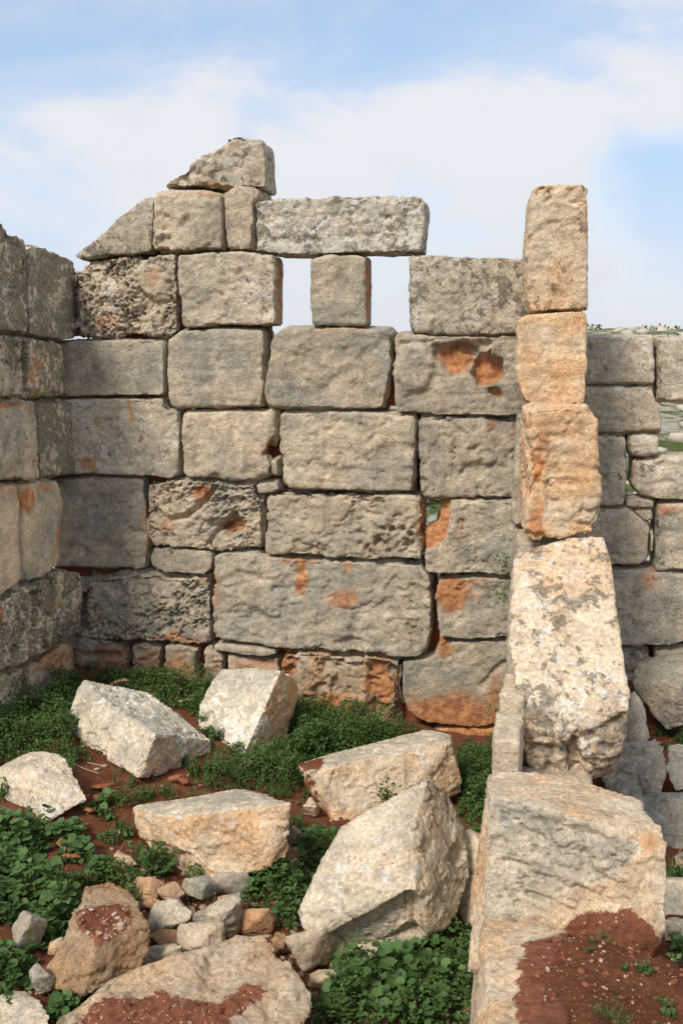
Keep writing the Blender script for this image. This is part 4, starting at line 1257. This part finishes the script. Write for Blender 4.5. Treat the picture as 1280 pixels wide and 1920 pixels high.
# ------------------------------------------------------------------ rubble, one stone at a time
OR = dict(tan=1.1, orange=0.5, white=0.0, dark=0.0, feats=[('base', 9, 10, 0.55)])
GR = dict(tan=0.45, white=0.3, dark=0.05)
TN = dict(tan=1.1, orange=0.22, white=0.2, dark=0.0, bright=1.1)
for (x, y, w, h, st, kwx, label) in [
    (40, 1756, 62, 70, GR, {}, 'grey rounded stone half hidden in the mallow at lower left'),
    (104, 1777, 30, 36, TN, {}, 'small brown stone left of the soil-topped boulder'),
    (72, 1841, 40, 54, GR, {'dark': 0.4}, 'small angular dark grey stone above the cream corner boulder'),
    (272, 1668, 52, 40, OR, {}, 'orange-tan rubble stone just right of the soil-topped boulder summit'),
    (316, 1680, 52, 36, OR, {'orange': 0.25}, 'flat orange-tan stone left of the grey cobble under the tan block'),
    (367, 1678, 66, 50, GR, {}, 'grey cobble just below the front corner of the tan block'),
    (314, 1736, 74, 56, GR, {'bright': 1.1}, 'pale grey five-sided stone right of the soil-topped boulder'),
    (331, 1710, 34, 34, TN, {}, 'small tan stone on top of the pale five-sided stone'),
    (396, 1732, 90, 72, GR, {'bright': 1.05}, 'largest grey wedge stone in the middle of the rubble heap'),
    (433, 1702, 56, 62, OR, {'orange': 0.5}, 'blocky bright orange stone in the rubble heap'),
    (474, 1729, 66, 56, OR, {'orange': 0.45}, 'pointed orange stone right of the blocky bright orange one'),
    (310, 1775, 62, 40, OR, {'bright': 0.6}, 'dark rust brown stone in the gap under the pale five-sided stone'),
    (368, 1782, 84, 72, TN, {'orange': 0.2}, 'tan stone with orange crown behind the long soil-strewn block'),
    (297, 1807, 70, 56, TN, {'orange': 0.0, 'bright': 1.05}, 'pinkish rounded stone behind the left part of the long soil-strewn block'),
    (282, 1698, 32, 24, OR, {}, 'small orange stone between the soil-topped boulder and the five-sided stone'),
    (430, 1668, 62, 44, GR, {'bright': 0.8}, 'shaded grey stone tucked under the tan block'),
    (555, 1571, 24, 52, GR, {}, 'narrow grey stone on end right of the tan block'),
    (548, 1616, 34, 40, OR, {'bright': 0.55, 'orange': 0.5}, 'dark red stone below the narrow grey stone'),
    (581, 1516, 28, 32, TN, {'orange': 0.2}, 'small round orange-tan stone left of the wide tan block'),
    (578, 1790, 92, 92, TN, {'tan': 0.6, 'bright': 1.1}, 'cracked cream stone under the left foot of the ridged boulder'),
    (604, 1846, 54, 52, TN, {'orange': 0.3}, 'orange-bottomed cream stone below the cracked cream stone'),
    (635, 1822, 34, 26, OR, {}, 'small orange stone in the dirt below the ridged boulder'),
    (884, 1807, 32, 28, TN, {}, 'small tan cobble in the weeds near the cross wall foot'),
    (880, 1904, 32, 56, OR, {'orange': 0.3}, 'upright orange stone at the bottom edge against the cross wall'),
    (235, 1615, 44, 22, TN, {'bright': 1.15}, 'small pale chip on the soil left of the tan block'),
    (225, 1283, 34, 16, OR, {'orange': 0.3}, 'low orange stone behind the long pale grey block'),
    (343, 1316, 26, 14, TN, {}, 'flat tan pebble behind the notch of the upright slab'),
    (470, 1432, 30, 18, TN, {}, 'small tan stone at the foot of the upright slab'),
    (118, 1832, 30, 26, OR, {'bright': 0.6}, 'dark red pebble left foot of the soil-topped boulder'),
    (520, 1775, 30, 46, OR, {'bright': 0.8}, 'slim orange shard-like stone right of the pointed orange stone'),
]:
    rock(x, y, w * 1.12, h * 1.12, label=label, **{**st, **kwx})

# fired clay shards lying on the soil
SG = 'orange clay shards on the soil'


def shard(px, py, wpx, dpx, ang, label, tilt=0.15):
    z = float(ground_at_px(px, py)) + 0.02
    c = onZ(px, py, z)
    s = np.linalg.norm(c - CAM) / FPX
    rnd = random.Random(px * 31 + py)
    n = 6
    th = 0.014
    w, d = wpx * s / 2, dpx * s
    ring = []
    for i in range(n):
        a = 2 * math.pi * i / n + rnd.uniform(-.3, .3)
        r = rnd.uniform(0.75, 1.1)
        ring.append((math.cos(a) * w * r, math.sin(a) * d * r))
    bm = bmesh.new()
    lo = [bm.verts.new((x, y, -th / 2)) for x, y in ring]
    hi = [bm.verts.new((x * .96, y * .96, th / 2 + 0.05 * (x * x + y * y) / w)) for x, y in ring]
    bm.faces.new(list(reversed(lo))); bm.faces.new(hi)
    for i in range(n):
        j = (i + 1) % n
        bm.faces.new((lo[i], lo[j], hi[j], hi[i]))
    bmesh.ops.bevel(bm, geom=bm.edges[:], offset=0.002, segments=1, affect='EDGES')
    me = bpy.data.meshes.new('clay_shard')
    bm.to_mesh(me); bm.free()
    set_attr(me, 'tone', np.full(len(me.vertices), rnd.random()))
    o = link_mesh('clay_shard', me, tuple(c + np.array((0, 0, 0.015))), None, M_SHARD)
    o.rotation_euler = (tilt * rnd.uniform(-2, 2), tilt * rnd.uniform(-2, 2), ang)
    tag(o, label, 'shard', SG)


shard(192, 1478, 46, 15, 0.5, 'long orange clay shard in front of the long pale grey block')
shard(212, 1490, 18, 12, 0.2, 'small orange clay shard right of the long one')
shard(124, 1588, 44, 14, -0.5, 'pointed orange clay shard between the boulder and the mallow')
shard(130, 1609, 40, 6, 0.1, 'thin orange clay shard below the pointed one')
shard(166, 1522, 16, 12, 0.8, 'tiny orange clay shard right of the pinkish boulder')
shard(183, 1500, 24, 8, 0.1, 'flat orange clay shard between weeds below the long shard')
shard(328, 1462, 26, 8, 0.3, 'orange clay shard under the brown end of the long pale block')
shard(345, 1468, 22, 8, -0.3, 'orange clay shard rightmost in front of the long pale block')
shard(1078, 1774, 40, 10, 0.1, 'brown clay shard on the red soil of the near mound')

# ------------------------------------------------------------------ foliage
LEAF = np.array([(0, 0, 0), (-.30, .30, .07), (0, .38, -.03), (.30, .30, .07), (-.26, .62, .05), (0, .70, -.02), (.26, .62, .05), (0, 1.0, -.10)])
LEAF_F = [(0, 2, 1), (0, 3, 2), (1, 2, 5, 4), (2, 3, 6, 5), (4, 5, 7), (5, 6, 7)]
_r = [(math.sin(a), 0.5 - math.cos(a) * (0.55 if abs(a) > 0.6 else 0.25), 0.10 - 0.05 * math.cos(a * 5)) for a in np.linspace(-math.pi, math.pi, 9)[:-1]]
ROUND = np.array([(0, 0.42, -0.05)] + [(x * .55, y, z) for x, y, z in _r])
ROUND_F = [(0, 1 + i, 1 + (i + 1) % 8) for i in range(8)]
BLADE = np.array([(-.035, 0, 0), (.035, 0, 0), (-.03, .5, .10), (.03, .5, .10), (0, 1.0, -.05)])
BLADE_F = [(0, 1, 3, 2), (2, 3, 4)]


def leaves_mesh(name, pos, az, tilt, size, tone, template, faces, roll=None):
    """many leaves in one mesh: pos (n,3); az heading; tilt up from flat; size length"""
    n = len(pos)
    T = template[None] * size[:, None, None]
    if roll is None:
        roll = np.zeros(n)
    x, y, z = T[..., 0], T[..., 1], T[..., 2]
    cr, sr = np.cos(roll)[:, None], np.sin(roll)[:, None]
    x, z = x * cr + z * sr, -x * sr + z * cr
    ct, st = np.cos(tilt)[:, None], np.sin(tilt)[:, None]
    y, z = y * ct - z * st, y * st + z * ct
    ca, sa = np.cos(az)[:, None], np.sin(az)[:, None]
    x, y = x * ca - y * sa, x * sa + y * ca
    V = np.stack((x, y, z), -1) + pos[:, None, :]
    k = len(template)
    idx, start, cnt = [], [], 0
    base = (np.arange(n) * k)[:, None]
    per = []
    for f in faces:
        per.append(base + np.array(f)[None])
    flat = np.concatenate(per, 1).ravel()
    lens = np.tile([len(f) for f in faces], n)
    starts = np.concatenate(([0], np.cumsum(lens)[:-1]))
    me = bpy.data.meshes.new(name)
    me.vertices.add(n * k)
    me.vertices.foreach_set('co', V.astype(np.float32).ravel())
    me.loops.add(len(flat))
    me.loops.foreach_set('vertex_index', flat.astype(np.int32))
    me.polygons.add(len(lens))
    me.polygons.foreach_set('loop_start', starts.astype(np.int32))
    me.polygons.foreach_set('use_smooth', np.ones(len(lens), bool))
    me.update(calc_edges=True)
    set_attr(me, 'tone', np.repeat(tone, k))
    return me


rng = np.random.default_rng(7)
# (outline in pixels at floor level, canopy height, kind)   kinds: 0 dense nettle, 1 lighter low herb
GREENS = [
    ([(-60, 1300), (60, 1250), (150, 1262), (165, 1290), (140, 1350), (190, 1400), (150, 1430), (60, 1430), (-60, 1460)], 0.20),
    ([(170, 1275), (200, 1258), (300, 1250), (400, 1240), (450, 1255), (400, 1330), (330, 1350), (290, 1310)], 0.17),
    ([(545, 1320), (600, 1305), (680, 1310), (745, 1330), (795, 1375), (800, 1400), (620, 1440), (580, 1450), (590, 1520), (545, 1495), (440, 1475), (345, 1475), (395, 1425), (460, 1418), (540, 1395)], 0.20),
    ([(-60, 1520), (30, 1535), (70, 1548), (120, 1540), (160, 1512), (172, 1535), (150, 1575), (100, 1580), (60, 1610), (100, 1640), (150, 1650), (160, 1740), (90, 1770), (60, 1720), (-60, 1730)], 0.17),
    ([(165, 1515), (200, 1500), (232, 1515), (225, 1540), (180, 1545)], 0.06),
    ([(165, 1650), (170, 1600), (220, 1605), (260, 1600), (320, 1590), (335, 1635), (250, 1650), (210, 1665)], 0.09),
    ([(-40, 1770), (30, 1765), (55, 1800), (50, 1850), (-40, 1860)], 0.14),
    ([(845, 1400), (900, 1400), (945, 1380), (940, 1570), (880, 1560), (860, 1500)], 0.20),
    ([(545, 1545), (600, 1545), (640, 1560), (610, 1620), (560, 1710), (545, 1760), (500, 1720), (460, 1690), (455, 1650), (545, 1630)], 0.15),
    ([(590, 1900), (620, 1850), (660, 1815), (740, 1775), (830, 1750), (905, 1765), (905, 1960), (570, 1960)], 0.20),
    ([(90, 1880), (110, 1855), (160, 1870), (165, 1895), (100, 1910)], 0.07),
    ([(1215, 1390), (1230, 1360), (1300, 1345), (1330, 1395), (1250, 1400)], 0.13),
    ([(1240, 1640), (1260, 1620), (1300, 1625), (1300, 1655)], 0.08),
    ([(1246, 1790), (1256, 1755), (1320, 1760), (1320, 1810)], 0.06),
    ([(908, 1380), (925, 1300), (950, 1290), (950, 1400)], 0.25),
    ([(920, 1420), (950, 1420), (945, 1560), (915, 1560)], 0.12),
]
n = 225000
X = rng.uniform(XL, 2.2, n); Y = rng.uniform(3.1, 8.15, n)
Z = terrain_h(X, Y)
PX, PY = project(np.stack((X, Y, Z + 0.04), 1))
H = np.zeros(n)
for poly, hh in GREENS:
    ins = in_poly(PX, PY, poly)
    dd = poly_dist(PX, PY, poly)
    wob = 10 * fbm(np.stack((X, Y, Z), 1) * 6, 2)
    H = np.maximum(H, np.where(ins, hh * sstep(-8, 32, dd + wob), 0))
P3 = np.stack((X, Y, np.zeros(n)), 1)
H = np.maximum(H, 0.075 * sstep(0.16, 0.36, fbm(P3 * 4.2 + 33, 4, .6)) * (X < -0.3))
clump = fbm(P3 * 3.1 + 4, 3)
H = H * (1.0 + 0.8 * clump) * sstep(-0.42, -0.12, fbm(P3 * 2.3 + 91, 4, 0.6))
keep = (H > 0.018) & (rng.random(n) < 0.55 + 0.5 * sstep(-0.35, 0.3, clump))
X, Y, Z, H, PX, PY = (a[keep] for a in (X, Y, Z, H, PX, PY))
n = len(X)
u = rng.random(n) ** 0.45
pos = np.stack((X, Y, Z + 0.004 + H * u), 1)
sz = rng.uniform(0.020, 0.042, n) * (0.8 + 0.35 * fbm(pos * 1.3 + 50, 2))
tone = rng.random(n)
big = (PY > 1500) & (PX < 200) & (PX > -100)
low = (H < 0.10) & ~big
cov = leaves_mesh('ground_cover', pos[~big], rng.uniform(0, 6.28, (~big).sum()), rng.normal(0.25, 0.40, (~big).sum()), sz[~big], tone[~big], LEAF, LEAF_F, rng.normal(0, 0.3, (~big).sum()))
tag(link_mesh('ground_cover', cov, (0, 0, 0), None, M_LEAF), 'dark green nettles and low weeds covering the floor between the stones', 'ground cover', kind='stuff')
# mallow: rounder, larger leaves
sel = np.where(big)[0]
sel = sel[rng.random(len(sel)) < 0.42]
pm = pos[sel]
ma = leaves_mesh('mallow_patch', pm, rng.uniform(0, 6.28, len(sel)), rng.normal(0.2, 0.35, len(sel)), rng.uniform(0.028, 0.062, len(sel)), tone[sel], ROUND, ROUND_F, rng.normal(0, 0.3, len(sel)))
tag(link_mesh('mallow_patch', ma, (0, 0, 0), None, M_MALLOW), 'patch of broad round mallow leaves at the left edge', 'plants', kind='stuff')
sel = np.where(~big & (PY > 1560) & (PX > 450))[0]
sel = sel[rng.random(len(sel)) < 0.12]
pm = pos[sel] + np.array((0, 0, 0.02))
mb = leaves_mesh('broad_leaves', pm, rng.uniform(0, 6.28, len(sel)), rng.normal(0.2, 0.35, len(sel)), rng.uniform(0.03, 0.052, len(sel)), tone[sel], ROUND, ROUND_F, rng.normal(0, 0.3, len(sel)))
tag(link_mesh('broad_leaves', mb, (0, 0, 0), None, M_MALLOW), 'broad round leaves among the weeds in the foreground', 'plants', kind='stuff')
# upright sprigs that break the outline of the weeds
sel = np.where(rng.random(n) < 0.055)[0]
ps = np.repeat(pos[sel], 5, 0) + rng.normal(0, 0.008, (len(sel) * 5, 3)) + np.tile(np.array([[0, 0, .01 * q] for q in range(5)]), (len(sel), 1))
sg = leaves_mesh('weed_sprigs', ps, rng.uniform(0, 6.28, len(ps)), rng.normal(0.7, 0.3, len(ps)), rng.uniform(0.012, 0.024, len(ps)), np.clip(np.repeat(tone[sel], 5) + .2, 0, .92), LEAF, LEAF_F)
tag(link_mesh('weed_sprigs', sg, (0, 0, 0), None, M_GRASS), 'fine lighter sprigs rising from the weeds', 'weeds', kind='stuff')


sel = np.where(rng.random(n) < 0.05)[0]
pg = np.repeat(pos[sel] * np.array((1, 1, 0)) + np.stack((np.zeros(len(sel)), np.zeros(len(sel)), Z[sel]), 1), 7, 0) + rng.normal(0, 0.012, (len(sel) * 7, 3)) * np.array((1, 1, 0))
gg = leaves_mesh('grass_blades', pg, rng.uniform(0, 6.28, len(pg)), rng.normal(1.15, 0.25, len(pg)), rng.uniform(0.04, 0.13, len(pg)), rng.random(len(pg)), BLADE, BLADE_F)
tag(link_mesh('grass_blades', gg, (0, 0, 0), None, M_GRASS), 'thin grass blades among the weeds on the floor', 'grass', kind='stuff')


def plant(name, c, nrm, rad, cnt, lsize, label, mat=M_LEAF, tmpl=(LEAF, LEAF_F), seed=1, flat=0.6, group=None, cat='plant', up=0.3):
    """a single small plant: leaves on short stems round a rooted point"""
    r = np.random.default_rng(seed)
    c = np.array(c, float); nrm = np.array(nrm, float)
    d = r.normal(0, 1, (cnt, 3)); d /= np.linalg.norm(d, axis=1)[:, None]
    d += nrm * 0.6
    q = d * (rad * r.random(cnt)[:, None] ** 0.4) * np.array((1, 1, flat))
    root = empty(name, tuple(c), label, cat, group)
    me = leaves_mesh('leaves', q, r.uniform(0, 6.28, cnt), r.normal(up, 0.4, cnt), r.uniform(.7, 1.2, cnt) * lsize, r.random(cnt), tmpl[0], tmpl[1], r.normal(0, .3, cnt))
    link_mesh('leaves', me, tuple(c), root, mat)
    # stems
    bm = bmesh.new()
    for i in range(0, cnt, 3):
        a = Vector((0, 0, 0)); b_ = Vector(q[i])
        dv = (b_ - a)
        if dv.length < 0.01:
            continue
        s1 = dv.orthogonal().normalized() * 0.0016; s2 = dv.cross(s1).normalized() * 0.0016
        lo = [bm.verts.new(a + s) for s in (s1, s2, -s1 - s2)]
        hi = [bm.verts.new(b_ + s * .6) for s in (s1, s2, -s1 - s2)]
        for k in range(3):
            bm.faces.new((lo[k], lo[(k + 1) % 3], hi[(k + 1) % 3], hi[k]))
    me = bpy.data.meshes.new('stems')
    bm.to_mesh(me); bm.free()
    set_attr(me, 'tone', np.full(len(me.vertices), .5))
    link_mesh('stems', me, tuple(c), root, M_STEM)
    return root


PG = 'plants rooted in the wall joints'
for k, (x, y, rd, cnt, lab) in enumerate([
        (30, 645, 0.055, 36, 'small green plant rooted in the left wall, upper of the pair'),
        (40, 673, 0.05, 34, 'round green tuft low on the second block of the left wall'),
        (12, 680, 0.03, 14, 'tiny green tuft at the frame edge on the left wall'),
        (92, 1082, 0.07, 46, 'dark plant on top of the pitted left wall block, left one'),
        (140, 1085, 0.06, 36, 'dark plant on top of the pitted left wall block, right one'),
        (66, 1110, 0.035, 18, 'tiny dark tuft on the face of the pitted left wall block')]):
    plant('wall_plant', onX(x, y, XL + 0.03), (0.8, 0, 0.1), rd, cnt, 0.026, lab, seed=k + 3, flat=1.0, group=PG)
plant('wall_plant', onY(279, 601, YB - 0.03), (0, -.8, 0), 0.025, 12, 0.02, 'tiny green tuft in the heavily pitted block of the back wall', seed=31, flat=1, group=PG)
for k, (x, y, rd, lab) in enumerate([(948, 1055, 0.10, 'dark plant in the corner joint high beside the cross wall'), (946, 1115, 0.08, 'dark plant lower in the same corner beside the cross wall'),
                                     (936, 1330, 0.12, 'leafy plant at the foot of the corner beside the cross wall')]):
    plant('wall_plant', onY(x, y, 7.98), (-.5, -.4, 0), rd, 60, 0.03, lab, seed=k + 50, flat=1.4, group=PG)
cpl = onZ(293, 1625, 0.46)
plant('thistle', cpl, (0, 0, 0.9), 0.13, 90, 0.05, 'bluish green thistle left of the tan block', mat=M_GRASS, seed=90, flat=0.7)
cpl = onY(725, 1498, 6.1)
plant('weed', cpl, (0, 0, 0.8), 0.11, 110, 0.03, 'green weed growing between the wide tan block and the ridged boulder', mat=M_GRASS, seed=91, flat=0.9)
cpl = onY(745, 1830, 4.25)
plant('weed', cpl, (0, 0, 0.9), 0.13, 40, 0.06, 'broad-leaved weed under the overhang of the ridged boulder', mat=M_MALLOW, tmpl=(ROUND, ROUND_F), seed=92, flat=0.8)

# grass and seedlings on the near mound
for k, (x, y, rd, cnt, ln, lab) in enumerate([
        (1134, 1760, 0.035, 40, 0.035, 'pale green grass tuft on the near red soil, below its summit'), (1094, 1738, 0.015, 14, 0.016, 'tiny round seedling near the top of the red soil'),
        (1105, 1781, 0.015, 14, 0.015, 'tiny seedling beside the brown shard'), (1207, 1818, 0.03, 34, 0.020, 'low green seedling patch at mid right of the red soil'),
        (1169, 1816, 0.014, 12, 0.015, 'small seedling left of the mid right patch'), (1145, 1905, 0.06, 80, 0.035, 'largest grass tuft at the bottom edge of the red soil'),
        (1247, 1880, 0.022, 20, 0.022, 'seedling near the right edge of the red soil, upper one'), (1253, 1903, 0.022, 20, 0.022, 'seedling near the right edge of the red soil, lower one'),
        (1107, 1762, 0.014, 12, 0.015, 'tiny seedling left of the pale green grass tuft')]):
    z = 1.55
    for _ in range(4):
        p = onZ(x, y, z); z = float(terrain_h(np.array([p[0]]), np.array([p[1]]))[0])
    g = k in (0, 5)
    plant('grass_tuft' if g else 'seedling', onZ(x, y, z + 0.004), (0, 0, .7), rd, cnt, ln, lab, mat=M_GRASS, tmpl=(BLADE, BLADE_F) if g else (LEAF, LEAF_F), seed=120 + k, flat=.3,
          group='green sprouts on the near red soil', up=0.9 if g else .3)

# ------------------------------------------------------------------ pebbles, clods
from mathutils.bvhtree import BVHTree
bpy.context.view_layer.update()
drop_on = []
for o in (f10, f9, f3):
    P = get_co(o.data) + np.array(o.matrix_world.translation)
    fs = [tuple(p.vertices) for p in o.data.polygons]
    drop_on.append(BVHTree.FromPolygons([tuple(v) for v in P], fs))
OCT = np.array([(1, 0, 0), (-1, 0, 0), (0, 1, 0), (0, -1, 0), (0, 0, 1), (0, 0, -1), (.6, .6, .5), (-.6, .6, .5), (.6, -.6, .5), (-.6, -.6, .5)], float)
_bm = bmesh.new()
for v in OCT:
    _bm.verts.new(tuple(v))
bmesh.ops.convex_hull(_bm, input=_bm.verts)
_bm.verts.index_update()
OCT = np.array([tuple(v.co) for v in _bm.verts])
OCT_F = [tuple(v.index for v in f.verts) for f in _bm.faces]
_bm.free()


def pebbles(name, pos, size, tone, mat, label, cat):
    n = len(pos); k = len(OCT)
    V = OCT[None] * rng.uniform(0.6, 1.15, (n, k, 1)) * np.stack((size, size * rng.uniform(.6, 1, n), size * rng.uniform(.4, .8, n)), 1)[:, None, :]
    a = rng.uniform(0, 6.28, n); b_ = rng.normal(0, .4, n)
    x, y, z = V[..., 0], V[..., 1], V[..., 2]
    cb, sb = np.cos(b_)[:, None], np.sin(b_)[:, None]
    x, z = x * cb + z * sb, -x * sb + z * cb
    ca, sa = np.cos(a)[:, None], np.sin(a)[:, None]
    V = np.stack((x * ca - y * sa, x * sa + y * ca, z), -1) + pos[:, None]
    F = (np.array(OCT_F)[None] + (np.arange(n) * k)[:, None, None]).reshape(-1, 3)
    me = bpy.data.meshes.new(name)
    me.vertices.add(n * k); me.vertices.foreach_set('co', V.astype(np.float32).ravel())
    me.loops.add(F.size); me.loops.foreach_set('vertex_index', F.astype(np.int32).ravel())
    me.polygons.add(len(F)); me.polygons.foreach_set('loop_start', np.arange(0, F.size, 3, dtype=np.int32))
    me.update(calc_edges=True)
    set_attr(me, 'tone', np.repeat(tone, k))
    return tag(link_mesh(name, me, (0, 0, 0), None, mat), label, cat, kind='stuff')


SOILED = [[(150, 1895), (244, 1868), (300, 1853), (345, 1874), (420, 1862), (455, 1842), (482, 1836), (500, 1850), (470, 1885), (430, 1905), (440, 1960), (100, 1990)],
          [(150, 1705), (175, 1700), (240, 1705), (247, 1725), (215, 1755), (185, 1772), (150, 1750)]]


def scatter(nn, boxes):
    out = []
    for (x0, x1, y0, y1, cnt) in boxes:
        x = rng.uniform(x0, x1, cnt); y = rng.uniform(y0, y1, cnt)
        z = terrain_h(x, y)
        for i in range(cnt):
            zz = z[i]
            for t in drop_on:
                hit = t.ray_cast(Vector((x[i], y[i], 3.0)), Vector((0, 0, -1)))
                if hit[0] is not None and hit[1].z > 0.35:
                    zz = max(zz, hit[0].z)
            if zz > z[i] + 0.05:                       # on a stone: only where soil lies
                qx, qy = project(np.array([[x[i], y[i], zz]]))
                if not any(in_poly(qx, qy, pl)[0] for pl in SOILED):
                    continue
            out.append((x[i], y[i], zz))
    return np.array(out)


pp = scatter(0, [(XL, -0.2, 3.2, 8.1, 2200), (-0.02, 0.6, 1.8, 3.3, 900), (-2.2, -0.8, 3.2, 4.2, 2600), (0.3, 2.0, 4.0, 8.2, 700)])
sz = 0.0022 + 0.010 * rng.random(len(pp)) ** 4
pebbles('gravel', pp, sz, rng.random(len(pp)), M_PEBBLE, 'small limestone and clay pebbles strewn over the red soil', 'gravel')
pp = scatter(0, [(-2.3, -0.8, 3.75, 4.9, 900), (XL, -0.3, 4.5, 7.8, 260), (-1.2, -0.6, 3.9, 4.6, 160)])
sz = 0.009 + 0.030 * rng.random(len(pp)) ** 1.9
pebbles('rubble_fragments', pp, sz, rng.random(len(pp)), make_plain('fragment', (0.30, 0.115, 0.05, 1), (0.50, 0.41, 0.30, 1), 14), 'small broken splinters of limestone and clay between the rubble stones', 'rubble')
pp = scatter(0, [(XL, -0.2, 3.2, 8.1, 1800), (-0.02, 0.6, 1.8, 3.3, 900), (-2.2, -0.8, 3.2, 4.2, 300)])
sz = 0.004 + 0.014 * rng.random(len(pp)) ** 4
pebbles('soil_clods', pp, sz, rng.random(len(pp)), M_CLOD, 'crumbs and clods of red soil', 'soil')

# dry twigs lying about
def twig(pts, r, label):
    cu = bpy.data.curves.new('dry_twig', 'CURVE'); cu.dimensions = '3D'; cu.bevel_depth = r; cu.bevel_resolution = 1
    s = cu.splines.new('POLY'); s.points.add(len(pts) - 1)
    c0 = np.array(pts[0])
    for p, q in zip(s.points, pts):
        p.co = (*(np.array(q) - c0), 1)
    tmp = bpy.data.objects.new('t', cu); COL.objects.link(tmp)
    dg = bpy.context.evaluated_depsgraph_get(); dg.update()
    me = bpy.data.meshes.new_from_object(tmp.evaluated_get(dg))
    bpy.data.objects.remove(tmp)
    set_attr(me, 'tone', np.full(len(me.vertices), .6))
    me.materials.clear()
    tag(link_mesh('dry_twig', me, tuple(c0), None, M_TWIG), label, 'twig', 'dry twigs')


def gp(px, py, lift):
    z = float(ground_at_px(px, py)) + lift
    return onZ(px, py, z)


twig([gp(135, 1430, .03), gp(160, 1442, .05), gp(185, 1450, .04)], 0.004, 'pale dry stalk right above the pinkish boulder')
twig([gp(165, 1430, .05), gp(195, 1436, .06)], 0.004, 'short dry stalk under the long pale block')
twig([gp(216, 1610, .02), gp(228, 1590, .10), gp(236, 1575, .16)], 0.0022, 'thin dry stem rising left of the thistle')
twig([gp(333, 1495, .02), gp(330, 1470, .12)], 0.0022, 'thin reddish stem standing behind the tan block')
twig([onY(751, 1245, YB - .06), onY(752, 1262, YB - .07), onY(747, 1280, YB - .08), onY(751, 1302, YB - .07), onY(756, 1318, YB - .05)], 0.003, 'pale root hanging in the joint beside the ochre foundation block')
twig([gp(338, 1290, .1), gp(334, 1302, .05), gp(330, 1312, .02)], 0.012, 'whitish stick behind the notch of the upright slab')
twig([onY(1262, 1640, 5.5), onY(1272, 1600, 5.5), onY(1285, 1560, 5.5)], 0.003, 'pale dry stalk at the right edge by the orange-tan stone')

# ------------------------------------------------------------------ the land beyond
nf = 1800
ang = rng.uniform(-0.75, 0.45, nf); dist = 9.8 + 110 * rng.random(nf) ** 2.2
fx, fy = dist * np.sin(ang), dist * np.cos(ang)
fz = terrain_h(fx, fy)
fs = rng.uniform(0.06, 0.30, nf) * (1 + dist / 45)
pebbles('field_stones', np.stack((fx, fy, fz), 1), fs, 0.5 + 0.5 * rng.random(nf), make_plain('field_stone', (0.24, 0.20, 0.15, 1), (0.60, 0.53, 0.43, 1), 6), 'pale limestone rocks scattered over the field beyond the walls', 'rocks')
nb = 600
ang = rng.uniform(-0.75, 0.45, nb); dist = 10 + 100 * rng.random(nb) ** 1.6
bx, by = dist * np.sin(ang), dist * np.cos(ang)
per = 16
bs = rng.uniform(0.12, 0.40, nb) * (1 + dist / 60)
ctr = np.repeat(np.stack((bx, by, terrain_h(bx, by)), 1), per, 0)
dd = rng.normal(0, 1, (nb * per, 3)); dd /= np.linalg.norm(dd, axis=1)[:, None]
dd[:, 2] = np.abs(dd[:, 2]) * 0.6
pb = ctr + dd * np.repeat(bs, per)[:, None] * rng.random(nb * per)[:, None] ** .4
bme = leaves_mesh('field_scrub', pb, rng.uniform(0, 6.28, len(pb)), rng.normal(.4, .5, len(pb)), np.repeat(bs, per) * .45, rng.random(len(pb)), LEAF, LEAF_F)
tag(link_mesh('field_scrub', bme, (0, 0, 0), None, M_GRASS), 'low green scrub and grass on the field beyond the walls', 'scrub', kind='stuff')
